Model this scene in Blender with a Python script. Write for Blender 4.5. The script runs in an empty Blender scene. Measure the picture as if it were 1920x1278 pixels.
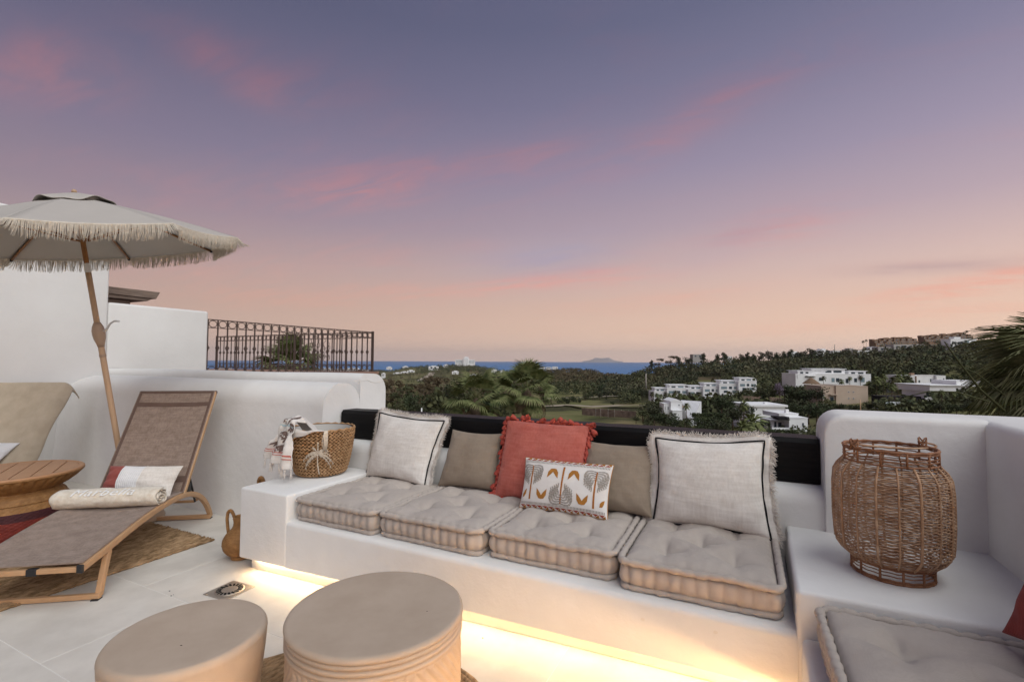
import bpy, math, random
import numpy as np
from mathutils import Vector, Matrix
import mathutils.noise as mnoise

PI = math.pi
scene = bpy.context.scene
COL = scene.collection

# ------------------------------------------------------------------ camera
F, CX, CY = 907.0, 960.0, 639.0
PITCH, YAW, ROLL, CAM_H = math.atan(37/907.), math.radians(26.2), math.radians(0.3), 1.25
fw = np.array([-math.sin(YAW)*math.cos(PITCH), math.cos(YAW)*math.cos(PITCH), math.sin(PITCH)])
rt0 = np.array([math.cos(YAW), math.sin(YAW), 0.0])
up0 = np.cross(rt0, fw)
c_, s_ = math.cos(ROLL), math.sin(ROLL)
RT, UP = rt0*c_+up0*s_, -rt0*s_+up0*c_
CAM = np.array([0.0, 0.0, CAM_H])
cam_data = bpy.data.cameras.new("camera")
cam = bpy.data.objects.new("camera", cam_data)
COL.objects.link(cam)
cam.matrix_world = Matrix(((RT[0], UP[0], -fw[0], 0), (RT[1], UP[1], -fw[1], 0), (RT[2], UP[2], -fw[2], CAM_H), (0, 0, 0, 1)))
cam_data.sensor_width = 36.0
cam_data.lens = 36.0*F/1920.0
cam_data.clip_start = 0.05
cam_data.clip_end = 120000.0
scene.camera = cam

# ------------------------------------------------------------------ dusk sky
def lin(c):
    c /= 255.0
    return c/12.92 if c <= 0.04045 else ((c+0.055)/1.055)**2.4
def srgb(r, g, b): return (lin(r), lin(g), lin(b), 1.0)

world = bpy.data.worlds.new("World")
scene.world = world
world.use_nodes = True
nt = world.node_tree
nt.nodes.clear()
class NG:
    """small helper for node maths"""
    def __init__(s, nt): s.nt = nt
    def n(s, t, **k):
        x = s.nt.nodes.new(t)
        for a, b in k.items(): setattr(x, a, b)
        return x
    def l(s, a, b): s.nt.links.new(a, b)
    def put(s, sock, v):
        if isinstance(v, bpy.types.NodeSocket): s.l(v, sock)
        elif v is not None: sock.default_value = v
    def m(s, op, a, b=None, c=None, clamp=False):
        x = s.n('ShaderNodeMath', operation=op); x.use_clamp = clamp
        s.put(x.inputs[0], a); s.put(x.inputs[1], b); s.put(x.inputs[2], c)
        return x.outputs[0]
    def mix(s, f, a, b, blend='MIX'):
        x = s.n('ShaderNodeMix', data_type='RGBA', blend_type=blend)
        s.put(x.inputs['Factor'], f); s.put(x.inputs['A'], a) if False else None
        s.put(x.inputs[6], a); s.put(x.inputs[7], b)
        return x.outputs[2]
    def ramp(s, f, stops, interp='LINEAR'):
        x = s.n('ShaderNodeValToRGB'); cr = x.color_ramp; cr.interpolation = interp
        while len(cr.elements) > 1: cr.elements.remove(cr.elements[-1])
        cr.elements[0].position = stops[0][0]; cr.elements[0].color = stops[0][1]
        for p, c in stops[1:]:
            e = cr.elements.new(p); e.color = c
        s.put(x.inputs[0], f)
        return x.outputs[0]
g = NG(nt)
SKY_STRENGTH = 0.90
tc = g.n('ShaderNodeTexCoord')
sep = g.n('ShaderNodeSeparateXYZ'); g.l(tc.outputs['Generated'], sep.inputs[0])
X, Y, Z = sep.outputs
elev = g.m('MULTIPLY', g.m('ARCSINE', Z), 180/PI)                      # degrees
azim = g.m('MULTIPLY', g.m('ARCTAN2', X, Y), 180/PI)                   # degrees, clockwise from +y
ef = g.m('DIVIDE', elev, 90.0, clamp=True)
base = g.ramp(ef, [(0.0, srgb(253, 218, 198)), (1.0/90, srgb(250, 214, 190)), (3.5/90, srgb(238, 202, 179)), (6/90, srgb(226, 192, 174)), (10/90, srgb(207, 180, 175)),
                   (15/90, srgb(177, 158, 170)), (21/90, srgb(150, 140, 163)), (28/90, srgb(123, 120, 147)), (35/90, srgb(102, 104, 132)), (50/90, srgb(90, 92, 122)), (1.0, srgb(82, 86, 116))])
# the west (where the sun has set) lies to the right of the view and behind it; it is brighter and warmer
WEST = 62.0
cosw = g.m('COSINE', g.m('MULTIPLY', g.m('SUBTRACT', azim, WEST), PI/180))
wf = g.m('MULTIPLY_ADD', cosw, 0.5, 0.5)                               # 1 towards west, 0 towards east
gain = g.m('MULTIPLY_ADD', wf, 0.52, 0.60)
warm = g.mix(wf, (0.97, 0.97, 1.03, 1), (1.02, 1.01, 0.97, 1))
sky = g.mix(1.0, base, warm, 'MULTIPLY')
sc_ = g.n('ShaderNodeVectorMath', operation='SCALE'); g.l(sky, sc_.inputs[0]); g.l(gain, sc_.inputs['Scale'])
sky = sc_.outputs[0]
# cloud texture: wispy noise on a flat cloud layer
den = g.m('ADD', g.m('MAXIMUM', Z, 0.0), 0.10)
cxy = g.n('ShaderNodeCombineXYZ'); g.l(g.m('DIVIDE', X, den), cxy.inputs[0]); g.l(g.m('DIVIDE', Y, den), cxy.inputs[1])
mp = g.n('ShaderNodeMapping'); mp.inputs['Rotation'].default_value = (0, 0, math.radians(-52)); mp.inputs['Scale'].default_value = (0.55, 1.7, 1)
g.l(cxy.outputs[0], mp.inputs[0])
nz = g.n('ShaderNodeTexNoise'); nz.inputs['Scale'].default_value = 1.5; nz.inputs['Detail'].default_value = 7; nz.inputs['Roughness'].default_value = 0.56; nz.inputs['Distortion'].default_value = 0.5
g.l(mp.outputs[0], nz.inputs['Vector'])
wisps = g.m('SMOOTH_MIN', g.m('MULTIPLY', g.m('SUBTRACT', nz.outputs['Fac'], 0.52), 4.2, clamp=True), 1.0, 0.2)
nz2 = g.n('ShaderNodeTexNoise'); nz2.inputs['Scale'].default_value = 4.5; nz2.inputs['Detail'].default_value = 6; nz2.inputs['Roughness'].default_value = 0.6; nz2.inputs['Distortion'].default_value = 0.8
g.l(mp.outputs[0], nz2.inputs['Vector'])
fine = g.m('MULTIPLY', g.m('SUBTRACT', nz2.outputs['Fac'], 0.36), 2.6, clamp=True)
cloud_amt = g.m('MULTIPLY', g.m('MULTIPLY', wisps, 0.20), fine)
# named cloud banks: (azimuth, elevation, half length, half width, tilt, strength) in degrees
def azel(px, py):
    d = RT*(px-CX)/F + UP*(CY-py)/F + fw
    d /= np.linalg.norm(d)
    return math.degrees(math.atan2(d[0], d[1])), math.degrees(math.asin(d[2]))
banks = [(105, 122, 3.4, 1.8, 25, .58), (60, 160, 5.0, 1.6, 10, .20), (440, 135, 4.2, 1.5, -14, .46), (560, 150, 8, 1.7, -5, .25), (690, 345, 6.0, 1.8, 12, .75), (850, 320, 9, 1.3, 14, .40), (620, 370, 4.5, 1.0, 2, .4), (1010, 298, 4.5, 1.1, 12, .50),
         (1290, 235, 9.5, 1.6, 20, .55), (1000, 528, 6.5, .7, 8, .95), (1130, 520, 7.5, .8, 3, .55), (1250, 560, 7, .7, 4, .45), (760, 545, 7, .8, 4, .45), (1560, 610, 7, .6, 3, .40), (520, 560, 6, .7, 0, .40), (1450, 425, 4.2, 1.5, 8, .60), (1400, 445, 7.0, .8, 6, .25), (1870, 522, 5.0, .7, 12, .8), (1760, 545, 5.5, .8, 6, .32),
         (1850, 578, 4, .35, 0, .55), (1680, 550, 2.2, .35, 8, .35), (330, 360, 6, 1.6, -5, .22), (700, 478, 5, .9, 2, .3), (900, 462, 3, .6, 0, .28), (430, 500, 8, 1.6, 3, .30)]
bk = None
for (px, py, L, W, tilt, st) in banks:
    a0, e0 = azel(px, py)
    k = math.cos(math.radians(e0))
    da = g.m('MULTIPLY', g.m('SUBTRACT', azim, a0), k); de = g.m('SUBTRACT', elev, e0)
    ct, sn = math.cos(math.radians(tilt)), math.sin(math.radians(tilt))
    u = g.m('DIVIDE', g.m('ADD', g.m('MULTIPLY', da, ct), g.m('MULTIPLY', de, sn)), L)
    v = g.m('DIVIDE', g.m('SUBTRACT', g.m('MULTIPLY', de, ct), g.m('MULTIPLY', da, sn)), W)
    r2 = g.m('MULTIPLY', g.m('ADD', g.m('MULTIPLY', u, u), g.m('MULTIPLY', v, v)), .62)
    ga = g.m('MULTIPLY', g.m('EXPONENT', g.m('MULTIPLY', r2, -1.0)), st)
    bk = ga if bk is None else g.m('ADD', bk, ga)
cloud = g.m('ADD', g.m('MULTIPLY', cloud_amt, 1.25), g.m('MULTIPLY', bk, g.m('MULTIPLY_ADD', fine, 0.95, 0.14)), clamp=True)
cloud_col = g.ramp(ef, [(0.0, srgb(246, 170, 138)), (8/90, srgb(243, 158, 136)), (16/90, srgb(208, 138, 136)), (30/90, srgb(178, 106, 108)), (1.0, srgb(150, 110, 130))])
sky = g.mix(g.m('MULTIPLY', cloud, 0.68), sky, cloud_col)
# greyer belly under the long cloud on the right, and a bluish gap in the middle
for (px, py, L, W, tilt, st, col) in [(1760, 500, 6.5, .55, -3, .5, srgb(150, 122, 138)), (1390, 440, 4, .8, 10, .28, srgb(150, 130, 150)), (1030, 482, 9, 2.4, 5, .70, srgb(158, 156, 182)), (1330, 480, 6, 1.4, 12, .25, srgb(170, 158, 180))]:
    a0, e0 = azel(px, py); k = math.cos(math.radians(e0))
    da = g.m('MULTIPLY', g.m('SUBTRACT', azim, a0), k); de = g.m('SUBTRACT', elev, e0)
    ct, sn = math.cos(math.radians(tilt)), math.sin(math.radians(tilt))
    u = g.m('DIVIDE', g.m('ADD', g.m('MULTIPLY', da, ct), g.m('MULTIPLY', de, sn)), L)
    v = g.m('DIVIDE', g.m('SUBTRACT', g.m('MULTIPLY', de, ct), g.m('MULTIPLY', da, sn)), W)
    ga = g.m('EXPONENT', g.m('MULTIPLY', g.m('ADD', g.m('MULTIPLY', u, u), g.m('MULTIPLY', v, v)), -1.0))
    sky = g.mix(g.m('MULTIPLY', g.m('MULTIPLY', ga, st), g.m('MULTIPLY_ADD', fine, 0.6, 0.4)), sky, col)
bg = g.n('ShaderNodeBackground'); g.l(sky, bg.inputs['Color']); bg.inputs['Strength'].default_value = SKY_STRENGTH
wo = g.n('ShaderNodeOutputWorld'); g.l(bg.outputs[0], wo.inputs['Surface'])

# ------------------------------------------------------------------ afterglow: one very soft sun from the west
sun_data = bpy.data.lights.new("sun", 'SUN')
sun_data.energy = 2.1
sun_data.angle = math.radians(70)
sun_data.color = (0.98, 1.0, 0.955)
sun = bpy.data.objects.new("sun", sun_data)
COL.objects.link(sun)
_az, _el = math.radians(116), math.radians(48)
to_sun = Vector((math.sin(_az)*math.cos(_el), math.cos(_az)*math.cos(_el), math.sin(_el)))
sun.rotation_euler = to_sun.to_track_quat('Z', 'Y').to_euler()

vs = scene.view_settings
vs.view_transform = 'Standard'; vs.look = 'None'; vs.gamma = 1.0; vs.use_curve_mapping = False
vs.exposure = 0.25
scene.cycles.max_bounces = 7; scene.cycles.diffuse_bounces = 4; scene.cycles.transparent_max_bounces = 12; scene.cycles.volume_bounces = 0
scene.cycles.use_denoising = True

# ------------------------------------------------------------------ helpers: points from rays onto real planes
def ray(x, y):
    d = RT*(x-CX)/F + UP*(CY-y)/F + fw
    return d/np.linalg.norm(d)
def atz(x, y, z):
    d = ray(x, y); return CAM + d*(z-CAM_H)/d[2]
def aty(x, y, Y):
    d = ray(x, y); return CAM + d*Y/d[1]
def atx(x, y, Xv):
    d = ray(x, y); return CAM + d*Xv/d[0]
FH = np.array([-math.sin(YAW), math.cos(YAW)])     # horizontal view direction
RH = np.array([math.cos(YAW), math.sin(YAW)])
def vw(px, D):
    """ground-plan position at view depth D in the direction of image column px"""
    p = FH*D + RH*D*(px-CX)/F
    return float(p[0]), float(p[1])

# ------------------------------------------------------------------ helpers: mesh building
class MB:
    def __init__(s): s.v = []; s.f = []; s.n = 0
    def add(s, v, f):
        v = np.asarray(v, float).reshape(-1, 3)
        s.v.append(v); o = s.n
        s.f.extend([tuple(i+o for i in q) for q in f]); s.n += len(v)
        return s
    def box(s, x0, x1, y0, y1, z0, z1, M=None):
        v = np.array([(x0, y0, z0), (x1, y0, z0), (x1, y1, z0), (x0, y1, z0), (x0, y0, z1), (x1, y0, z1), (x1, y1, z1), (x0, y1, z1)], float)
        if M is not None: v = tf(v, M)
        return s.add(v, [(0, 3, 2, 1), (4, 5, 6, 7), (0, 1, 5, 4), (1, 2, 6, 5), (2, 3, 7, 6), (3, 0, 4, 7)])
    def hexa(s, v): return s.add(v, [(0, 3, 2, 1), (4, 5, 6, 7), (0, 1, 5, 4), (1, 2, 6, 5), (2, 3, 7, 6), (3, 0, 4, 7)])
    def tube(s, pts, r, n=6, closed=False, caps=True):
        P = np.asarray(pts, float); m = len(P)
        r = np.broadcast_to(np.asarray(r, float), (m,))
        if closed: T = np.roll(P, -1, 0)-np.roll(P, 1, 0)
        else: T = np.gradient(P, axis=0)
        T /= np.linalg.norm(T, axis=1)[:, None]+1e-12
        a = np.array([0, 0, 1.0]) if abs(T[0][2]) < 0.9 else np.array([1.0, 0, 0])
        u = np.cross(T[0], a); u /= np.linalg.norm(u)
        ang = np.arange(n)*2*PI/n; rings = []
        for i in range(m):
            u = u-T[i]*(u@T[i]); u /= np.linalg.norm(u)+1e-12
            w = np.cross(T[i], u)
            rings.append(P[i]+r[i]*(np.cos(ang)[:, None]*u+np.sin(ang)[:, None]*w))
        f = []
        for i in range(m if closed else m-1):
            j = (i+1) % m
            for k in range(n):
                k2 = (k+1) % n
                f.append((i*n+k, i*n+k2, j*n+k2, j*n+k))
        if caps and not closed:
            f.append(tuple(reversed(range(n)))); f.append(tuple((m-1)*n+k for k in range(n)))
        return s.add(np.concatenate(rings), f)
    def lathe(s, prof, n=48, c=(0, 0, 0), cap0=False, cap1=False, mod=None):
        v = []
        for i, (r, z) in enumerate(prof):
            for k in range(n):
                a = 2*PI*k/n; rr = r*(mod(a, z, i) if mod else 1.0)
                v.append((c[0]+rr*math.cos(a), c[1]+rr*math.sin(a), c[2]+z))
        f = []
        for i in range(len(prof)-1):
            for k in range(n):
                k2 = (k+1) % n
                f.append((i*n+k, i*n+k2, (i+1)*n+k2, (i+1)*n+k))
        if cap0: f.append(tuple(reversed(range(n))))
        if cap1: f.append(tuple((len(prof)-1)*n+k for k in range(n)))
        return s.add(v, f)
    def grid(s, fn, us, vs_, wrap_u=False):
        nu, nv = len(us), len(vs_)
        v = [fn(u, w) for w in vs_ for u in us]; f = []
        for j in range(nv-1):
            for i in range(nu if wrap_u else nu-1):
                i2 = (i+1) % nu
                f.append((j*nu+i, j*nu+i2, (j+1)*nu+i2, (j+1)*nu+i))
        return s.add(v, f)
    def poly(s, pts, th=None, nrm=None):
        P = np.asarray(pts, float); n = len(P)
        if th is None: return s.add(P, [tuple(range(n))])
        Q = P-np.asarray(nrm)*th
        return s.add(np.concatenate([P, Q]), [tuple(range(n)), tuple(reversed(range(n, 2*n)))]+[(i, i+n, (i+1) % n+n, (i+1) % n) for i in range(n)])
    def ball(s, c, r, n=8, m=5, sq=(1, 1, 1)):
        v = [(c[0], c[1], c[2]-r*sq[2])]
        for j in range(1, m):
            t = -PI/2+PI*j/m
            for k in range(n):
                a = 2*PI*k/n
                v.append((c[0]+r*sq[0]*math.cos(t)*math.cos(a), c[1]+r*sq[1]*math.cos(t)*math.sin(a), c[2]+r*sq[2]*math.sin(t)))
        v.append((c[0], c[1], c[2]+r*sq[2])); f = []
        for k in range(n):
            f.append((0, 1+(k+1) % n, 1+k))
            for j in range(m-2):
                a, b = 1+j*n+k, 1+j*n+(k+1) % n
                f.append((a, b, b+n, a+n))
            f.append((1+(m-2)*n+k, 1+(m-2)*n+(k+1) % n, len(v)-1))
        return s.add(v, f)
    def mesh(s, name, mat, smooth=True):
        me = bpy.data.meshes.new(name)
        V = np.concatenate(s.v) if s.v else np.zeros((0, 3))
        me.from_pydata(V.tolist(), [], s.f)
        if smooth: me.polygons.foreach_set('use_smooth', np.ones(len(me.polygons), bool))
        me.materials.append(mat)
        me.update()
        return me
    def build(s, name, mat, parent=None, smooth=True, bevel=0, seg=2, fix=False, auto=None):
        me = s.mesh(name, mat, smooth)
        if bevel or fix:
            import bmesh
            bm = bmesh.new(); bm.from_mesh(me)
            if fix: bmesh.ops.recalc_face_normals(bm, faces=bm.faces)
            if bevel:
                es = [e for e in bm.edges if len(e.link_faces) == 2 and e.calc_face_angle(0) > 0.5]
                bmesh.ops.bevel(bm, geom=es, offset=bevel, segments=seg, affect='EDGES', profile=0.5, clamp_overlap=True)
            bm.to_mesh(me); bm.free()
            if smooth: me.polygons.foreach_set('use_smooth', np.ones(len(me.polygons), bool))
        if auto is not None:
            me.set_sharp_from_angle(angle=math.radians(auto))
        return link(name, me, parent)
def link(name, me, parent=None):
    o = bpy.data.objects.new(name, me); COL.objects.link(o)
    if parent is not None: o.parent = parent
    return o
def tf(v, M):
    v = np.asarray(v, float); M = np.array(M)
    return v@M[:3, :3].T+M[:3, 3]
def tag(o, label=None, cat=None, group=None, kind=None):
    if label: o['label'] = label
    if cat: o['category'] = cat
    if group: o['group'] = group
    if kind: o['kind'] = kind
    return o
def thing(name, label, cat, loc=(0, 0, 0), rz=0, group=None):
    o = bpy.data.objects.new(name, None); COL.objects.link(o)
    o.empty_display_size = 0.1
    o.location = tuple(float(a) for a in loc); o.rotation_euler = (0, 0, rz)
    return tag(o, label, cat, group)
KIDS = {}
def copy_tree(o, parent=None, label=None):
    c = o.copy(); COL.objects.link(c)
    if parent is not None: c.parent = parent
    if label: c['label'] = label
    for ch in list(o.children): copy_tree(ch, c)
    return c
def fbm(x, y, z=0.0, o=4):
    return mnoise.fractal(Vector((x, y, z)), 1.0, 2.0, o)
def nz3(x, y, z=0.0): return mnoise.noise(Vector((x, y, z)))
def sm(a, b, x):
    t = min(1, max(0, (x-a)/(b-a))); return t*t*(3-2*t)

# ------------------------------------------------------------------ materials
def mat(name, col, rough=0.8, col2=None, scale=8.0, bump=0.0, bscale=None, detail=5, spec=0.3, coords='Object', stretch=(1, 1, 1), metal=0.0, mixlo=.35, mixhi=.65, sheen=0.0, dist=0.02):
    m = bpy.data.materials.new(name); m.use_nodes = True
    h = NG(m.node_tree); b = m.node_tree.nodes['Principled BSDF']
    b.inputs['Roughness'].default_value = rough; b.inputs['Metallic'].default_value = metal
    b.inputs['Specular IOR Level'].default_value = spec
    if sheen: b.inputs['Sheen Weight'].default_value = sheen
    c4 = (*col, 1.0)
    b.inputs['Base Color'].default_value = c4
    t = h.n('ShaderNodeTexCoord'); mp = h.n('ShaderNodeMapping'); mp.inputs['Scale'].default_value = stretch
    h.l(t.outputs[coords], mp.inputs[0])
    if col2 is not None:
        n = h.n('ShaderNodeTexNoise'); n.inputs['Scale'].default_value = scale; n.inputs['Detail'].default_value = detail; n.inputs['Roughness'].default_value = 0.6
        h.l(mp.outputs[0], n.inputs['Vector'])
        h.l(h.ramp(n.outputs['Fac'], [(mixlo, c4), (mixhi, (*col2, 1.0))]), b.inputs['Base Color'])
    if bump:
        n = h.n('ShaderNodeTexNoise'); n.inputs['Scale'].default_value = bscale or scale*3; n.inputs['Detail'].default_value = 6; n.inputs['Roughness'].default_value = 0.6
        h.l(mp.outputs[0], n.inputs['Vector'])
        bp = h.n('ShaderNodeBump'); bp.inputs['Strength'].default_value = bump; bp.inputs['Distance'].default_value = dist
        h.l(n.outputs['Fac'], bp.inputs['Height']); h.l(bp.outputs[0], b.inputs['Normal'])
    return m
def fabric(name, col, col2, thread=900.0, rough=0.95, bump=0.35, slub=0.5, scale=14):
    """woven cloth: two crossed thread waves, slubs and a soft colour drift"""
    m = mat(name, col, rough, None, spec=0.1, sheen=0.15)
    h = NG(m.node_tree); b = m.node_tree.nodes['Principled BSDF']
    t = h.n('ShaderNodeTexCoord')
    def wav(direction, sc):
        w = h.n('ShaderNodeTexWave', wave_type='BANDS', bands_direction=direction)
        w.inputs['Scale'].default_value = sc; w.inputs['Distortion'].default_value = 1.6; w.inputs['Detail'].default_value = 2; w.inputs['Detail Scale'].default_value = 1.5
        h.l(t.outputs['Object'], w.inputs['Vector']); return w.outputs['Fac']
    wv = h.m('MULTIPLY', h.m('ADD', wav('X', thread/6.28), wav('Z', thread/6.28)), 0.5)
    def nse(st, sc, det=4):
        mp = h.n('ShaderNodeMapping'); mp.inputs['Scale'].default_value = st; h.l(t.outputs['Object'], mp.inputs[0])
        n = h.n('ShaderNodeTexNoise'); n.inputs['Scale'].default_value = sc; n.inputs['Detail'].default_value = det; h.l(mp.outputs[0], n.inputs['Vector']); return n.outputs['Fac']
    sl = h.m('ADD', nse((1, 1, 9), 11), nse((9, 9, 1), 11))
    drift = nse((1, 1, 1), scale, 5)
    fac = h.m('ADD', h.m('MULTIPLY', h.m('SUBTRACT', sl, 1.0), 1.7*slub), h.m('ADD', h.m('MULTIPLY', h.m('SUBTRACT', wv, .5), 0.4), h.m('MULTIPLY_ADD', h.m('SUBTRACT', drift, .5), 1.2, .5)), clamp=True)
    h.l(h.ramp(fac, [(0.1, (*col, 1)), (0.9, (*col2, 1))]), b.inputs['Base Color'])
    bp = h.n('ShaderNodeBump'); bp.inputs['Strength'].default_value = bump; bp.inputs['Distance'].default_value = 0.0016
    h.l(h.m('ADD', wv, h.m('MULTIPLY', sl, 0.8)), bp.inputs['Height']); h.l(bp.outputs[0], b.inputs['Normal'])
    return m
def wood(name, col, col2, scale=3.0, stretch=(1, 1, 14), rough=0.55, spec=0.3, bump=.15):
    m = mat(name, col, rough, col2, scale, bump, scale*4, 8, spec, 'Object', stretch, mixlo=.3, mixhi=.7, dist=.003)
    return m

M = {}
M['stucco'] = mat('white_stucco', (.81, .80, .785), .9, (.75, .735, .715), 2.2, .30, 11, 8, spec=.15, dist=.016)
M['stucco_b'] = mat('white_render', (.81, .805, .79), .9, (.755, .745, .73), 1.1, .25, 6, 8, spec=.15, dist=.025)
M['mattress'] = fabric('taupe_cotton', (.43, .372, .33), (.50, .442, .396), 1200, .95, .25, .25, 5)
M['linen'] = fabric('natural_linen', (.67, .615, .56), (.845, .80, .75), 900, .95, .5, .6, 6)
M['linen_f'] = mat('linen_fringe', (.78, .72, .66), .95, (.68, .61, .54), 40, spec=.1)
M['taupe'] = fabric('taupe_linen', (.255, .200, .150), (.325, .260, .200), 1100, .9, .3, .35, 6)
M['coral'] = fabric('coral_linen', (.42, .095, .070), (.54, .170, .135), 900, .95, .45, .55, 7)
M['coral_t'] = mat('coral_cotton', (.45, .10, .075), .95, (.36, .065, .05), 60, spec=.1)
M['maroon'] = fabric('maroon_linen', (.22, .035, .03), (.29, .06, .05), 900, .95, .4, .4)
M['print_w'] = fabric('white_cotton', (.72, .68, .65), (.80, .77, .74), 1000, .95, .3, .2)
M['ochre'] = mat('ochre_print', (.42, .19, .045), .95, (.36, .15, .035), 120, spec=.1)
M['rust'] = mat('rust_print', (.36, .075, .045), .95, (.30, .055, .035), 120, spec=.1)
M['greyprint'] = mat('grey_print', (.27, .235, .205), .95, (.36, .33, .30), 160, spec=.1)
M['whiteprint'] = mat('white_print', (.78, .75, .72), .95, spec=.1)
M['black'] = mat('black_piping', (.012, .012, .014), .8, spec=.2)
M['black_wood'] = wood('black_painted_timber', (.005, .005, .006), (.012, .011, .011), 5, (1, 14, 14), .5, .14, .5)
M['teak'] = wood('teak_slats', (.56, .31, .165), (.47, .245, .125), 5, (14, 1, 14), .5, .35)
M['frame_wood'] = wood('lounger_wood', (.53, .325, .18), (.45, .265, .14), 4, (3, 3, 3), .45, .35)
M['pole_wood'] = wood('pole_wood', (.55, .38, .25), (.47, .31, .195), 6, (9, 9, 1), .5)
M['pole_dark'] = wood('varnished_pole', (.33, .155, .06), (.25, .11, .04), 6, (9, 9, 1), .35)
M['housing'] = mat('taupe_plastic', (.40, .285, .205), .45, spec=.4)
M['silver'] = mat('silver_metal', (.7, .69, .68), .35, metal=.35)
M['whiteplastic'] = mat('white_plastic', (.75, .74, .72), .35, spec=.4)
M['darkplastic'] = mat('dark_plastic', (.02, .02, .022), .5, spec=.4)
M['canopy'] = fabric('canopy_canvas', (.45, .42, .385), (.51, .475, .435), 700, .9, .2, .2, 3)
M['fringe'] = mat('cotton_fringe', (.72, .66, .57), .95, (.60, .53, .44), 50, spec=.1)
M['sling'] = fabric('brown_sling_mesh', (.215, .155, .122), (.325, .245, .20), 1000, .8, .5, .7, 24)
M['sling_band'] = fabric('brown_sling_band', (.115, .070, .055), (.15, .10, .08), 1000, .8, .3, .2, 10)
M['towel'] = mat('cream_terry', (.77, .71, .62), .98, (.64, .565, .465), 42, .7, 300, spec=.05, sheen=.3, dist=.004)
M['beige_towel'] = mat('beige_terry', (.50, .42, .32), .98, (.43, .355, .265), 9, .5, 260, spec=.05, sheen=.3, dist=.004)
M['thread'] = mat('white_embroidery', (.85, .85, .85), .45, spec=.4)
M['rattan'] = mat('rattan', (.27, .135, .068), .6, (.53, .35, .225), 24, spec=.35)
M['rattan_d'] = mat('dark_rattan', (.20, .085, .04), .6, (.30, .14, .07), 30, spec=.35)
M['rattan_l'] = mat('pale_rattan', (.47, .29, .175), .6, (.36, .20, .11), 30, spec=.35)
M['wicker'] = mat('honey_wicker', (.40, .215, .085), .6, (.27, .135, .05), 26, .3, 200, spec=.3, dist=.003)
M['wicker_m'] = mat('maroon_wicker', (.075, .02, .025), .6, (.05, .014, .018), 26, .3, 200, spec=.3, dist=.003)
M['wicker_r'] = mat('red_wicker', (.20, .03, .022), .6, (.14, .02, .016), 26, .3, 200, spec=.3, dist=.003)
M['seagrass'] = mat('seagrass_braid', (.52, .325, .175), .75, (.35, .195, .09), 24, .35, 160, spec=.25, dist=.003)
M['seagrass_d'] = mat('seagrass_core', (.17, .085, .035), .85, (.12, .06, .025), 40, spec=.15)
M['lining'] = mat('basket_lining', (.55, .53, .50), .95, spec=.1)
M['jute'] = mat('jute', (.45, .30, .175), .95, (.20, .125, .065), 1.6, .8, 6, spec=.1, stretch=(34, 9, 9), dist=.005, mixlo=.36, mixhi=.64)
M['clay'] = mat('sandy_concrete', (.50, .40, .315), .75, (.44, .345, .265), 5.0, .30, 16, 9, spec=.22, dist=.006)
M['tile'] = mat('pale_stone_tile', (.71, .67, .615), .55, (.585, .545, .495), 3.4, .10, 22, 10, spec=.3, dist=.004)
M['grout'] = mat('tile_grout', (.74, .71, .665), .9, spec=.1)
M['steel'] = mat('satin_steel', (.55, .49, .42), .38, (.48, .42, .36), 9, metal=.75)
M['drain_hole'] = mat('drain_dark', (.008, .008, .008), .9)
M['iron'] = mat('brown_iron', (.085, .058, .05), .6, (.11, .078, .066), 20, spec=.4)
M['old_wood'] = wood('weathered_timber', (.30, .24, .195), (.15, .11, .09), 5, (14, 1, 14), .9, .1, .8)
M['terracotta'] = mat('terracotta_coping', (.33, .20, .15), .85, (.27, .155, .11), 6, .2, 40)
M['blanket'] = mat('blanket_cotton', (.72, .68, .64), .95, (.64, .60, .56), 20, .4, 120, spec=.1, dist=.003)
M['blanket_p'] = mat('blanket_leaf_print', (.13, .085, .075), .95, (.20, .14, .12), 60, spec=.1)
M['blanket_r'] = mat('blanket_red_stripe', (.50, .16, .13), .95, spec=.1)
M['blanket_b'] = mat('blanket_blue_stripe', (.40, .48, .50), .95, spec=.1)
M['ecru'] = mat('ecru_yarn', (.70, .62, .52), .95, (.58, .49, .39), 60, spec=.1)
# lit strip
led = bpy.data.materials.new('warm_led'); led.use_nodes = True
_b = led.node_tree.nodes['Principled BSDF']
_b.inputs['Base Color'].default_value = (.8, .7, .5, 1)
_b.inputs['Emission Color'].default_value = (1.0, .70, .40, 1); _b.inputs['Emission Strength'].default_value = 38.0
M['led'] = led
led2 = led.copy(); led2.name = 'warm_led_arm'; _b = led2.node_tree.nodes['Principled BSDF']; _b.inputs['Emission Color'].default_value = (1.0, .58, .24, 1); _b.inputs['Emission Strength'].default_value = 205.0
M['led_arm'] = led2
# landscape
M['grass'] = mat('rough_grass', (.085, .098, .040), .95, (.155, .125, .065), .05, spec=.05, detail=8)
M['scrub'] = mat('scrub', (.040, .048, .024), .95, (.075, .068, .036), .12, spec=.05)
def leafmat(name, a, b, sc=1.2):
    m = mat(name, a, .75, b, sc, spec=.15, mixlo=.38, mixhi=.62)
    return m
M['leaf_pine'] = leafmat('pine_foliage', (.036, .046, .026), (.080, .080, .044), .5)
M['leaf_dark'] = leafmat('evergreen_foliage', (.036, .050, .026), (.078, .092, .042), .5)
M['leaf_olive'] = leafmat('olive_foliage', (.062, .075, .036), (.115, .118, .060), .5)
M['leaf_brown'] = leafmat('brown_foliage', (.085, .062, .038), (.135, .105, .062), .5)
M['leaf_palm'] = leafmat('palm_frond', (.075, .105, .036), (.205, .215, .095), 6)
M['leaf_palm2'] = leafmat('far_palm_frond', (.055, .060, .028), (.10, .095, .045), 1)
M['leaf_dry'] = leafmat('dry_frond', (.19, .14, .085), (.26, .20, .13), 4)
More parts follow.
